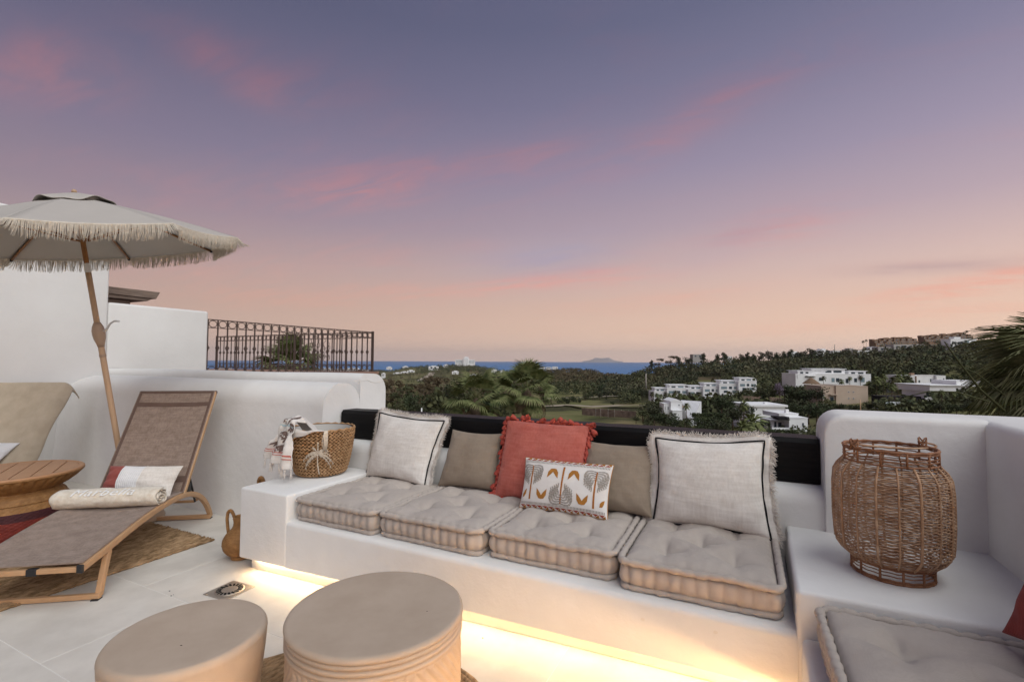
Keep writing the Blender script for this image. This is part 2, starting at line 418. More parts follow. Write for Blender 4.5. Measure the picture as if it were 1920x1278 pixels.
M['leaf_lilac'] = leafmat('lilac_blossom', (.17, .13, .18), (.24, .19, .24), 1)
M['leaf_magenta'] = leafmat('magenta_blossom', (.16, .02, .10), (.08, .03, .05), 1)
M['wood_pine'] = leafmat('hillside_pine_foliage', (.034, .046, .026), (.130, .122, .068), .045); M['wood_dark'] = leafmat('hillside_evergreen_foliage', (.042, .058, .029), (.125, .125, .060), .06); M['wood_brown'] = leafmat('hillside_brown_foliage', (.065, .060, .034), (.15, .115, .068), .05)
M['leaf_windy'] = leafmat('pale_palm_frond', (.12, .14, .06), (.28, .28, .15), 4)
M['bark'] = mat('bark', (.10, .072, .052), .95, (.16, .12, .09), 6, spec=.05)
M['house_w'] = mat('white_house_paint', (.84, .85, .86), .85, (.76, .77, .78), .3, spec=.1)
M['house_b'] = mat('beige_house_paint', (.52, .42, .34), .85, (.47, .375, .30), .3, spec=.1)
M['house_br'] = mat('tan_house_paint', (.30, .205, .14), .85, (.24, .16, .11), .2, spec=.1)
M['house_g'] = mat('grey_house_paint', (.44, .42, .40), .85, (.38, .36, .34), .3, spec=.1)
M['glass'] = mat('window_glass', (.05, .065, .08), .12, spec=.6)
M['glass_b'] = mat('bluish_balcony_glass', (.22, .30, .34), .15, spec=.6)
M['pool'] = mat('pool_water', (.16, .40, .44), .08, spec=.6)
M['roof_grey'] = mat('pale_roof_tiles', (.60, .60, .62), .8, (.52, .52, .55), .5, spec=.1)
M['roof_red'] = mat('red_roof_tiles', (.28, .12, .08), .85, spec=.1)
M['asphalt'] = mat('asphalt', (.085, .082, .085), .9, (.11, .105, .105), .4, spec=.1)
M['sand'] = mat('sandy_path', (.42, .36, .29), .95, (.36, .30, .235), .2, spec=.05)
M['stonewall'] = mat('rough_stone', (.22, .16, .125), .95, (.13, .095, .075), .6, .8, 1.6, spec=.05, dist=.3)
M['thatch'] = mat('thatch', (.24, .165, .11), .95, (.18, .12, .08), 2, spec=.05)
M['concrete'] = mat('concrete_post', (.36, .33, .30), .9, spec=.1)
M['rock'] = mat('far_rock', (.34, .32, .33), .95, (.28, .27, .28), .002, spec=.02)
M['dark_base'] = mat('dark_cladding', (.022, .021, .024), .8, spec=.2)
# ================================================================== TERRACE
base_slab = MB().box(-7.0, 1.3, -2.6, 3.3, -7.5, -0.012).build('terrace_base', M['stucco_b'], smooth=False)
tag(base_slab, 'white rendered storey carrying the roof terrace', kind='structure')
floor = MB().box(-6.72, 0.9, -2.5, 2.66, -0.012, -0.0008).build('terrace_floor', M['grout'], smooth=False)
tag(floor, 'pale stone tiled terrace floor', kind='structure')
rng = random.Random(4)
TW, TH = 1.14, 0.57
tile_me = MB().box(-TW/2+.0014, TW/2-.0014, -TH/2+.0014, TH/2-.0014, -.006, 0).build('tile', M['tile'], floor, smooth=False, bevel=.0012, seg=1)
first = True
for r in range(-6, 3):
    y0 = 0.975+TH*r
    x_off = -2.63-0.38*r if r <= 0 else -3.01-0.38*(r-1)
    k0 = math.floor((-6.72-x_off)/TW)
    for k in range(k0, k0+9):
        xa = x_off+k*TW; xc = xa+TW/2
        if xa+TW < -6.7 or xa > 0.8: continue
        t = tile_me if first else tile_me.copy()
        if not first: COL.objects.link(t)
        first = False
        t.location = (xc, y0+TH/2, 0); t.rotation_euler = (0, 0, rng.choice((0, PI)))

# --- left parapet: a thick wall with a half-round top, and a second one behind it
def wall_sections(stations, prof_fn):
    b = MB(); n = None; V = []
    for x in stations:
        p = prof_fn(x); n = len(p)
        V += [(x, y, z) for y, z in p]
    f = []
    for i in range(len(stations)-1):
        for k in range(n-1): f.append((i*n+k, (i+1)*n+k, (i+1)*n+k+1, i*n+k+1))
    f.append(tuple(range(n))); f.append(tuple((len(stations)-1)*n+k for k in reversed(range(n))))
    return b.add(V, f)
def low_prof(x):
    e = max(0.0, (-6.25-x)/0.47); drop = 0.11*(1-math.sqrt(max(0, 1-min(1, e)**2)))
    wob = 0.006*nz3(x*1.3, 2.0)
    p = [(2.500, 0.0), (2.53, .3), (2.555, .6)]
    top = 1.075-drop+wob; r = 0.165; cy_ = 2.76
    for k in range(15):
        a = PI-PI*k/14
        p.append((cy_+(r+.02)*math.cos(a), top-r*1.05+r*1.05*math.sin(a)))
    p += [(2.945, .5), (2.945, 0.0)]
    return p
xs = [-6.73, -6.70, -6.66, -6.6, -6.5, -6.4, -6.3, -6.2]+list(np.linspace(-6.0, -2.85, 20))+[-2.80]
pl = wall_sections(xs, low_prof).build('parapet_wall', M['stucco'], fix=True, auto=40)
tag(pl, 'long low white terrace wall with half-round top behind the loungers', 'wall')
def back_prof(x):
    wob = 0.006*nz3(x*1.1, 7.0)
    p = [(2.948, -.5), (2.948, 1.0)]
    for k in range(7):
        a = PI-PI/2*k/6
        p.append((3.01+.062*math.cos(a), 1.075+.062*math.sin(a)+wob))
    for k in range(8):
        a = PI/2-PI/2*k/7
        p.append((3.10+.15*math.cos(a), .987+.15*math.sin(a)+wob))
    p += [(3.25, .5), (3.25, -.5)]
    return p
pb = wall_sections(list(np.linspace(-6.7, -2.86, 18))+[-2.822, -2.802], back_prof).build('parapet_wall', M['stucco'], fix=True, auto=40)
tag(pb, 'white wall with rounded shoulder directly behind the half-round terrace wall', 'wall')
# hairline crack with flaking edge on its end face
ck = [atx(px, py, -2.802) for px, py in [(665, 720), (672, 714.5), (680, 713.5), (689, 712), (695, 715.5), (703, 717), (712, 716), (719, 713)]]
MB().tube([(-2.8005, p[1], p[2]) for p in ck], [.0012, .0016, .0014, .002, .0022, .0016, .0014, .001], 4).build('crack', M['grout'], pb)

# --- tall stepped wall of the neighbouring house
NX = -6.73
pA, pB, pC = atx(204, 568, NX), atx(392, 585, NX), atx(0, 385, NX)
tall = thing('neighbouring_house', 'tall white stepped house wall behind the parasol', 'house', (NX, 0, 0))
b = MB(); zt = pC[2]+.03
yA, yB = pA[1], pB[1]
b.box(-4.2, 0, -2.6, yA, 0, zt)
w1 = b.build('wall', M['stucco_b'], tall, bevel=.025, seg=3)
b = MB(); b.box(-.32, -.004, yA+.001, yB, 0, (pA[2]+pB[2])/2+.01)
b.build('wall', M['stucco_b'], tall, bevel=.03, seg=3)
# --- weathered timber eave showing above the step
ea0, ea1 = atx(200, 536, -7.35), atx(301, 546, -7.35)
eb1 = atx(262, 571, -7.42)
eave = thing('timber_eave', 'weathered timber eave end showing above the stepped white wall', 'roof edge', (-7.35, ea0[1], ea0[2]))
def rel(p): return (0.0, p[1]-ea0[1], p[2]-ea0[2])
L1 = ea1[1]-ea0[1]
MB().hexa([(-1.2, -.6, -.085), (0, -.6, -.085), (0, L1-.05, -.10), (-1.2, L1-.05, -.10), (-1.2, -.6, 0), (0, -.6, 0), (0, L1, -.0), (-1.2, L1, -.0)]).build('board', M['old_wood'], eave, smooth=False, bevel=.006)
MB().hexa([(-1.1, -.6, -.14), (-.02, -.6, -.14), (-.02, L1-.15, -.14), (-1.1, L1-.15, -.14), (-1.1, -.6, -.088), (-.02, -.6, -.088), (-.02, L1-.09, -.103), (-1.1, L1-.09, -.103)]).build('board', M['old_wood'], eave, smooth=False, bevel=.006)
L2 = eb1[1]-ea0[1]
MB().box(-.26, -.09, -.6, L2-.10, -.27, -.143).build('rafter', M['old_wood'], eave, smooth=False, bevel=.008)
MB().box(-.75, -.58, -.6, L2+.03, -.27, -.143).build('rafter', M['old_wood'], eave, smooth=False, bevel=.008)
# --- neighbour's terrace and its two iron railings
r0, r1 = atx(397, 697, NX), atx(702, 697, NX)
zr = 1.03; yr0, yr1 = yB+.02, r1[1]
nb = thing('neighbouring_terrace', 'neighbouring white terrace deck with terracotta edge under the iron railings', 'terrace', (NX, yr0, 0))
MB().box(-5.0, -.02, 0.0, yr1-yr0+.08, -6.5, zr-.06).build('deck', M['stucco_b'], nb, smooth=False, bevel=.01)
MB().box(-5.02, .03, -.01, yr1-yr0+.10, zr-.058, zr-.012).build('coping', M['terracotta'], nb, smooth=False, bevel=.006)
def ring_me(rx, rz, r=.006, n=14):
    return MB().tube([(rx*math.cos(2*PI*k/n), 0, rz*math.sin(2*PI*k/n)) for k in range(n)], r, 5, closed=True).mesh('ring', M['iron'])
def bar_me(h):
    b = MB(); b.box(-.0075, .0075, -.0075, .0075, 0, h)
    for zz in (h*.48,): b.box(-.019, .019, -.019, .019, zz-.012, zz+.012)
    b.box(-.013, .013, -.013, .013, h*.48-.03, h*.48-.014)
    b.box(-.013, .013, -.013, .013, h*.48+.014, h*.48+.03)
    return b.mesh('bar', M['iron'], False)
def railing(label, origin, rz, length, h, nb_, scroll_at=None):
    t = thing('iron_railing', label, 'railing', origin, rz)
    sp = length/nb_
    for nm, z0, th in (('rail', h-.012, .012), ('rail', h-.125, .008), ('rail', .125, .008), ('rail', 0.0, .010)):
        MB().box(0, length, -.012, .012, z0, z0+th).build(nm, M['iron'], t, smooth=False)
    for x in (0, length):
        MB().box(x-.02, x+.02, -.02, .02, -.03, h+.012).build('post', M['iron'], t, smooth=False, bevel=.003)
    ring = ring_me(sp*.40, .048); bar = bar_me(h-.012)
    for k in range(nb_):
        xc = (k+.5)*sp
        for z in (h-.0655, .0675):
            o = link('ring', ring, t); o.location = (xc, 0, z)
        if k: link('bar', bar, t).location = (k*sp, 0, .010)
    if scroll_at is not None:
        b = MB()
        for sx in (-1, 1):
            for zc, sz in ((h*.35, 1), (h*.62, -1)):
                pts = []
                for i in range(26):
                    th = i/25*2.6*PI; rr = .055*(1-i/30)
                    pts.append((scroll_at+sx*(.055-rr*math.cos(th)+.012), -.004, zc+sz*(rr*math.sin(th))))
                b.tube(pts, .005, 5)
            b.tube([(scroll_at+sx*.012, -.004, .16), (scroll_at+sx*.10, -.004, h*.30), (scroll_at+sx*.03, -.004, h*.5), (scroll_at+sx*.09, -.004, h*.72), (scroll_at+sx*.012, -.004, h-.15)], .005, 5)
        b.build('scrollwork', M['iron'], t)
    return t
h1 = atx(702, 622, NX)[2]-zr
railing('dark iron railing of rings and bars above the long white wall', (NX-.06, yr0-.28, zr), PI/2, yr1-yr0+.28, h1, 25, 15.0*(yr1-yr0+.28)/25)
railing('further dark iron railing crossing behind the first one', (NX-5.03, yr1, zr), 0, 4.97, h1, 36, 3.7)
# scroll foot at the end of the coping
cl = atx(567, 703, NX+.02)
b = MB()
for sx in (-1, 1):
    b.tube([(0, sx*(.012+.03*(1-math.cos(a))/1), .045*math.sin(a)) for a in np.linspace(0, 1.35*PI, 12)], .008, 5)
ft = b.build('scroll_bracket', M['iron']); ft.location = (NX+.05, cl[1], zr-.012)
tag(ft, 'small curled dark iron foot on the terracotta edge below the railing', 'bracket')

# ================================================================== BUILT-IN BENCH
SZ, BZ, YF = .345, .49, 1.907
bench = thing('built_in_bench', 'white plastered L-shaped bench with lit recess under its seat', 'bench', (-1.3, 1.95, 0))
OB = np.array([-1.3, 1.95, 0])
def soft_block(name, corners, parent, m='stucco', bevel=.03, seg=4, sub=0):
    v = np.asarray(corners, float)-OB
    return MB().hexa(v).build(name, M[m], parent, bevel=bevel, seg=seg)
XL, XB, XR = -2.735, -2.335, .128
# seat slab: its lower front edge rises gently to the right
stn = [(-2.336, .093), (-1.95, .106), (-1.14, .129), (0.0, .149), (XR+.002, .150)]
V = []; yb = 2.66
for x, z in stn:
    yy = YF+.006*nz3(x*2, 3)
    V += [(x, yy, z)]
    for a in np.linspace(0, PI/2, 5): V += [(x, yy+.025*(1-math.cos(a))+.002, SZ-.025+.025*math.sin(a))]
    V += [(x, yb, SZ), (x, yb, z)]
n = 8; f = []
for i in range(len(stn)-1):
    for k in range(n):
        k2 = (k+1) % n; f.append((i*n+k, (i+1)*n+k, (i+1)*n+k2, i*n+k2))
f.append(tuple(range(n))); f.append(tuple((len(stn)-1)*n+k for k in reversed(range(n))))
MB().add(np.array(V)-OB, f).build('seat_slab', M['stucco'], bench, fix=True, auto=35)
soft_block('side_block', [(XL, YF-.003, .078), (XB, YF-.003, .092), (XB, 2.61, .092), (XL-.02, 2.61, .078), (XL, YF-.003, BZ), (XB, YF-.003, BZ), (XB, 2.61, BZ), (XL-.02, 2.61, BZ)], bench, bevel=.013)
soft_block('corner_block', [(XR, YF-.004, .15), (.90, YF-.004, .15), (.90, 2.64, .15), (XR+.005, 2.64, .15), (XR, YF-.004, BZ), (.90, YF-.004, BZ), (.90, 2.64, BZ), (XR+.012, 2.64, BZ)], bench, bevel=.016)
soft_block('wing_seat', [(XR+.012, -1.3, .15), (.90, -1.3, .15), (.90, YF-.006, .15), (XR+.012, YF-.006, .15), (XR+.012, -1.3, SZ), (.90, -1.3, SZ), (.90, YF-.006, SZ), (XR+.012, YF-.006, SZ)], bench, bevel=.02)
# backrest ledge under the beam
V = []; bx = list(np.linspace(-2.805, .30, 14))
for x in bx:
    w = .008*nz3(x*1.7, 9)
    V += [(x, 2.615, 0.0), (x, 2.615+w*.5, .45)]
    for a in np.linspace(0, PI/2, 6): V += [(x, 2.625+.075*(1-math.cos(a))+w, .585+.078*math.sin(a))]
    V += [(x, 3.3, .663), (x, 3.3, 0.0)]
n = 10; f = []
for i in range(len(bx)-1):
    for k in range(n):
        k2 = (k+1) % n; f.append((i*n+k, (i+1)*n+k, (i+1)*n+k2, i*n+k2))
f.append(tuple(range(n))); f.append(tuple((len(bx)-1)*n+k for k in reversed(range(n))))
MB().add(np.array(V)-OB, f).build('backrest', M['stucco'], bench, fix=True, auto=45)
soft_block('plinth', [(-2.705, 1.966, 0), (XR+.15, 2.115, 0), (XR+.15, 2.6, 0), (-2.705, 2.6, 0), (-2.705, 1.966, .085), (XR+.15, 2.115, .152), (XR+.15, 2.6, .152), (-2.705, 2.6, .085)], bench, bevel=.004, seg=1)
soft_block('plinth', [(XR+.09, -1.25, 0), (.9, -1.25, 0), (.9, 2.1, 0), (XR+.09, 2.1, 0), (XR+.09, -1.25, .148), (.9, -1.25, .148), (.9, 2.1, .148), (XR+.09, 2.1, .148)], bench, bevel=.004, seg=1)
# light strips tucked up under the overhang
pts = [(-2.66, 1.957, .068), (-1.95, 1.997, .092), (-1.14, 2.040, .114), (0.0, 2.098, .134), (.10, 2.10, .136)]
b = MB()
for (p, q) in zip(pts[:-1], pts[1:]):
    v = []
    for (x, y, z) in (p, q): v += [(x, y-.008, z-.003), (x, y, z-.003), (x, y, z+.003), (x, y-.008, z+.003)]
    b.add(np.array(v)-OB, [(0, 1, 5, 4), (1, 2, 6, 5), (2, 3, 7, 6), (3, 0, 4, 7), (0, 3, 2, 1), (4, 5, 6, 7)])
b.build('light_strip', M['led'], bench, smooth=False)
MB().box(*(XR+.075-OB[0], XR+.083-OB[0]), -1.2-OB[1], 2.0-OB[1], .136, .144).build('light_strip', M['led_arm'], bench, smooth=False)
# small chips and scuffs on the bench front
b = MB(); r_ = random.Random(3)
for (px, py) in [(1030, 1134), (1036, 1143), (1205, 1160), (1342, 1184)]:
    p = aty(px, py, YF-.0005)
    n_ = 7; b.add([(p[0]-OB[0]+.010*r_.uniform(.5, 1)*math.cos(2*PI*k/n_), YF-.0012-OB[1]+.006*nz3(p[0]*2, 3), p[2]+.008*r_.uniform(.4, 1)*math.sin(2*PI*k/n_)) for k in range(n_)], [tuple(range(n_))])
b.build('scuff', M['grout'], bench, smooth=False)

# --- right parapet and side wall
b = MB().hexa([(.297, 2.60, .3), (.845, 2.60, .3), (.845, 2.92, .3), (.297, 2.92, .3), (.303, 2.60, 1.012), (.845, 2.60, 1.012), (.845, 2.92, 1.012), (.300, 2.92, 1.012)])
rw = thing('parapet_wall', 'rounded white wall end behind the rattan lantern', 'wall', (.55, 2.75, 0))
b = MB()
def rprof(x):   # front/back profile with soft top
    p = [(2.60, .30)]
    e = max(0.0, (.297+.085-x)/.085); drop = .085*(1-math.sqrt(max(0, 1-min(1, e)**2)))
    top = 1.018-drop
    for a in np.linspace(0, PI/2, 5): p.append((2.60+.03*(1-math.cos(a)), top-.03+.03*math.sin(a)))
    for a in np.linspace(0, PI/2, 5): p.append((2.92-.05*(1-math.sin(a)), top-.05+.05*math.cos(a)))
    p.append((2.92, .30)); return p
V = wall_sections([.297, .299, .304, .312, .325, .342, .36, .382, .5, .65, .86], rprof)
V.v = [q-np.array([.55, 2.75, 0]) for q in V.v]
V.build('wall', M['stucco'], rw, fix=True, auto=50)
side = MB().hexa([(.845, -1.2, 0), (1.25, -1.2, 0), (1.25, 2.92, 0), (.845, 2.92, 0), (.845, -1.2, 1.016), (1.25, -1.2, 1.016), (1.25, 2.925, 1.016), (.845, 2.925, 1.016)]).build('parapet_wall', M['stucco'], bevel=.035, seg=4)
tag(side, 'white side wall running toward the viewer at the right edge', 'wall')

# --- black timber beam
bm_ = thing('timber_beam', 'black painted timber beam lying along the bench back', 'beam', (-1.25, 2.82, .77))
b = MB(); xs = np.linspace(-2.787, .292, 60); V = []
for x in xs:
    w = .004*fbm(x*2.2, 1.3); w2 = .003*fbm(x*3.1, 5.0)
    zt_ = .876+.004*(x+1.2)/1.5
    V += [(x, 2.742+w, .668), (x, 2.742+w*1.2, zt_-.022+w2), (x, 2.758+w, zt_+w2), (x, 2.90+w, zt_+w2*1.5), (x, 2.90+w, .668)]
n = 5; f = []
for i in range(len(xs)-1):
    for k in range(n):
        k2 = (k+1) % n; f.append((i*n+k, (i+1)*n+k, (i+1)*n+k2, i*n+k2))
f.append(tuple(range(n))); f.append(tuple((len(xs)-1)*n+k for k in reversed(range(n))))
MB().add(np.array(V)-np.array([-1.25, 2.82, .77]), f).build('beam', M['black_wood'], bm_, fix=True, auto=30)

# --- floor drain
dc = (atz(380, 1113, 0)+atz(478, 1100, 0))/2
dr = thing('floor_drain', 'square steel floor drain with ring of slots', 'drain', (dc[0]+.004, dc[1], 0), math.radians(3))
MB().box(-.088, .088, -.088, .088, .0005, .004).build('plate', M['steel'], dr, smooth=False, bevel=.001, seg=1)
MB().lathe([(.070, .004), (.072, .0065), (.067, .008), (0.0005, .0085)], 40).build('grate', M['steel'], dr)
sl = MB().box(-.0055, .0055, -.013, .013, .0078, .0092).mesh('slot', M['drain_hole'], False)
for k in range(18):
    o = link('slot', sl, dr); a = 2*PI*k/18; o.location = (.053*math.cos(a), .053*math.sin(a), 0); o.rotation_euler = (0, 0, a-PI/2+.25)

# ================================================================== MATTRESSES
def mattress(lx, ly, seed, h=.126):
    R_ = random.Random(seed); so = seed*13.7
    t = thing('seat_mattress', None, 'mattress')
    rad = .035; NP = 260
    per = []
    hx, hy = lx/2-.012, ly/2-.012
    segs = [((hx-rad, -hy), (1, 0)), ]
    def outline(s):     # s in 0..1 -> point and outward normal on a rounded rectangle
        Ls = [2*(hx-rad), PI/2*rad, 2*(hy-rad), PI/2*rad]*2
        tot = sum(Ls); d = (s % 1.0)*tot; k = 0
        while d > Ls[k]: d -= Ls[k]; k += 1
        cs = [(hx-rad, -hy+rad), (hx-rad, hy-rad), (-hx+rad, hy-rad), (-hx+rad, -hy+rad)]
        if k % 2 == 0:
            st = [(-hx+rad, -hy), (hx, -hy+rad), (hx-rad, hy), (-hx, hy-rad)][k//2]
            dr_ = [(1, 0), (0, 1), (-1, 0), (0, -1)][k//2]; nr = [(0, -1), (1, 0), (0, 1), (-1, 0)][k//2]
            return st[0]+dr_[0]*d, st[1]+dr_[1]*d, nr[0], nr[1]
        a = [-PI/2, 0, PI/2, PI][k//2]+d/rad; c = cs[k//2]
        return c[0]+rad*math.cos(a), c[1]+rad*math.sin(a), math.cos(a), math.sin(a)
    npleat = int(round(2*(lx+ly)/.052))
    jit = [R_.uniform(-.25, .25) for _ in range(npleat+1)]
    def pleat(s):       # 0 in a pinch, 1 in the middle of a pleat
        q = s*npleat; k = int(math.floor(q)) % npleat
        u = q-math.floor(q)
        return abs(math.sin(PI*u))**.42*(1+.25*jit[k])
    def sag(x, y): return .006*fbm(x*3+so, y*3, 1.0)
    # pleated side band
    us = [i/NP for i in range(NP)]; ws = np.linspace(0, 1, 9)
    def band(s, w):
        x, y, nx, ny = outline(s); p = pleat(s)
        bulge = math.sin(PI*w)**.6
        off = -.013+.028*bulge*(0.35+.65*p)+.004*nz3(x*9+so, y*9, w*3)
        z = .016+(h-.016-.020)*w+.004*nz3(x*6+so, y*6, 4)
        return (x+nx*off, y+ny*off, z)
    MB().grid(band, us, ws, wrap_u=True).build('side_band', M['mattress'], t)
    # stitched rolled edges
    for zc, rr, nm in ((h-.013, .0130, 2), (.013, .0120, 5)):
        P, rads = [], []
        for i in range(NP):
            s = i/NP; x, y, nx, ny = outline(s); p = pleat(s+.3/npleat*0)
            ou = .004 if zc > .05 else -.004
            P.append((x+nx*ou, y+ny*ou, zc+.006*nz3(x*7+so, y*7, nm)+(.004*fbm(x*3+so, y*3, 8) if zc > .05 else 0)))
            rads.append(rr*(.60+.52*p)+.0028*nz3(x*17, y*17+so, nm))
        MB().tube(P, rads, 9, closed=True).build('rolled_edge', M['mattress'], t)
    # tufted top
    tufts = [(0, 0), (-.48, -.48), (.48, -.48), (-.48, .48), (.48, .48)]
    def top(u, v):
        x, y = u*(hx-.013), v*(hy-.013)
        e = max(0, 1-max(abs(u), abs(v))**5)
        z = h-.014+.040*e**.5*(1-.10*(u*u+v*v))
        ds = sorted(((u-a)**2+(v-b_)**2*(ly/lx)**2, a, b_) for a, b_ in tufts)
        dmin = math.sqrt(ds[0][0])
        z -= .058*math.exp(-(dmin/.18)**1.1)
        # soft star of creases leading away from each tuft
        an = math.atan2(v-ds[0][2], u-ds[0][1])
        z -= .016*math.exp(-(dmin/.38)**2)*abs(math.cos(an*2+.5*nz3(u*2+so, v*2)))**4*min(1, dmin*8)
        z -= .0065*math.exp(-((dmin-math.sqrt(ds[1][0]))/.10)**2)*math.exp(-(dmin/.5)**2)*.8
        z += .006*fbm(u*2.3+so, v*2.3, 2)+.0022*fbm(u*7+so, v*7, 5)
        # gathers along the border
        z -= .004*math.exp(-((1-max(abs(u), abs(v)))/.09)**2)*(.5+.5*math.sin((u if abs(v) > abs(u) else v)*lx/.052*PI))
        return (x, y, z)
    g_ = np.linspace(-1, 1, 72)
    MB().grid(top, g_, g_).build('top_panel', M['mattress'], t)
    tb = MB(); tb.tube([(-.009, 0, 0), (-.004, 0, .003), (.004, 0, .003), (.009, 0, 0)], .0022, 5); tm = tb.mesh('tuft', M['mattress'])
    for (a, b_) in tufts:
        o = link('tuft', tm, t); p = top(a, b_); o.location = (p[0], p[1], p[2]+.001); o.rotation_euler = (0, 0, R_.uniform(0, 3))
    MB().box(-hx+.01, hx-.01, -hy+.01, hy-.01, .004, .02).build('underside', M['mattress'], t, smooth=False)
    return t
mx = [(-2.325, -1.742, 1.943, 2.575, 0.0), (-1.732, -1.120, 1.958, 2.585, -.012), (-1.108, -.508, 1.985, 2.590, .014), (-.492, .098, 1.950, 2.585, .010)]
mlab = ['taupe tufted mattress on the bench beside the seagrass basket', 'taupe tufted mattress under the smaller plain cushion left of the coral one',
        'taupe tufted mattress under the palm-print cushion', 'taupe tufted mattress under the large fringed cushion beside the lantern']
for i, (x0, x1, y0, y1, rz) in enumerate(mx):
    t = mattress(x1-x0, y1-y0, i+1)
    t['label'] = mlab[i]; t['group'] = 'tufted mattresses on the bench'
    t.location = ((x0+x1)/2, (y0+y1)/2, SZ); t.rotation_euler = (0, 0, rz)
t = mattress(.655, .70, 9, h=.125); t['label'] = 'taupe tufted mattress on the short bench arm below the lantern'; t['group'] = 'tufted mattresses on the bench'
t.location = (.512, 1.535, SZ); t.rotation_euler = (0, 0, math.radians(1.0))
# ================================================================== CUSHIONS
class Cushion:
    def __init__(s, BL, BR, TR, TL, T, seed, pinch=.06, back=.75, pw=.42, sagz=.0, wr=.004):
        s.c = [np.asarray(q, float) for q in (BL, BR, TR, TL)]
        s.T, s.seed, s.pinch, s.back, s.pw, s.sagz, s.wr = T, seed*7.31, pinch, back, pw, sagz, wr
        n = np.cross(s.c[1]-s.c[0], s.c[3]-s.c[0]); s.n = n/np.linalg.norm(n)     # faces the viewer
        s.O = sum(s.c)/4; s.O[2] = min(q[2] for q in s.c)
        s.w = np.linalg.norm(s.c[1]-s.c[0]); s.h = np.linalg.norm(s.c[3]-s.c[0])
        s.ex = (s.c[1]-s.c[0])/s.w; s.ey = (s.c[3]-s.c[0])/s.h
    def base(s, u, v):
        p = s.pinch
        uu = u*(1-p*(1-v*v)*abs(u)**2); vv = v*(1-p*(1-u*u)*abs(v)**2)
        a, b = (uu+1)/2, (vv+1)/2
        q = s.c[0]*(1-a)*(1-b)+s.c[1]*a*(1-b)+s.c[2]*a*b+s.c[3]*(1-a)*b
        return q-s.O
    def __call__(s, u, v, side=1, off=0.0):
        e = max(0, (1-u*u))*max(0, (1-v*v))
        t = s.T*e**s.pw*(1-.12*v)
        w = s.wr*(fbm(u*2.2+s.seed, v*2.2, side)+.6*fbm(u*5+s.seed, v*5, side+4))*min(1, e*5)
        ed = max(abs(u), abs(v))
        w += s.wr*1.1*math.exp(-((1-ed)/.22)**2)*math.sin(9*(u if abs(v) > abs(u) else v)+3*nz3(u*2+s.seed, v*2))*min(1, e*12)
        q = s.base(u, v)+s.n*((t+w)*(1 if side > 0 else -s.back)+off*(1 if side > 0 else -1))
        return q
    def body(s, m, parent, N=46, name='cover'):
        g1 = np.sin(np.linspace(-PI/2, PI/2, N))
        b = MB()
        b.grid(lambda u, v: s(u, v, 1), g1, g1)
        b.grid(lambda u, v: s(-u, v, -1), g1, g1)
        return b.build(name, m, parent)
    def edge(s, k, off=0.0):       # k in 0..4 round the seam
        k = k % 4; i = int(k); f = (k-i)*2-1
        u, v = [(f, -1), (1, f), (-f, 1), (-1, -f)][i]
        p = s.base(u, v)
        o = [-s.ey, s.ex, s.ey, -s.ex][i]
        # turn smoothly round the corners
        if abs(f) > .9:
            j = (i+1) % 4 if f > 0 else (i-1) % 4
            o2 = [-s.ey, s.ex, s.ey, -s.ex][j]; w = (abs(f)-.9)/.1*.5
            o = o*(1-w)+o2*w; o = o/np.linalg.norm(o)
        return p+o*off, o
    def obj(s, label, group=None, cat='cushion', name='cushion'):
        return thing(name, label, cat, s.O, 0, group)
def tassel_mesh(L, r, m):
    b = MB(); b.ball((0, 0, 0), r*.75, 8, 5)
    prof = [(r*.35, -.004), (r*.6, -L*.12), (r*.42, -L*.20), (r*.85, -L*.45), (r*1.05, -L*.8), (r*1.0, -L)]
    b.lathe(prof, 14, mod=lambda a, z, i: 1+.16*math.sin(a*7+z*60)*(i > 2))
    for k in range(14):
        a = 2*PI*k/14; b.tube([(r*.75*math.cos(a), r*.75*math.sin(a), -L*.7), (r*.95*math.cos(a+.2), r*.95*math.sin(a+.2), -L*(1.02+.14*((k*5) % 7)/7))], [.0025, .0012], 4)
    return b.mesh('tassel', m)
def align(o, p, d, roll=0):
    """put o at p with its -Z along d"""
    q = Vector([float(-a) for a in d]).to_track_quat('Z', 'Y'); o.location = tuple(float(a) for a in p); o.rotation_euler = (q.to_matrix().to_4x4() @ Matrix.Rotation(roll, 4, 'Z')).to_euler()

def zc(px, py, z, Y=None):
    return atz(px, py, z)
CUS = {}
def corners(bl, br, tr, tl, zb, yt):
    return (atz(*bl, zb[0]), atz(*br, zb[1]), aty(*tr, yt[1]), aty(*tl, yt[0]))
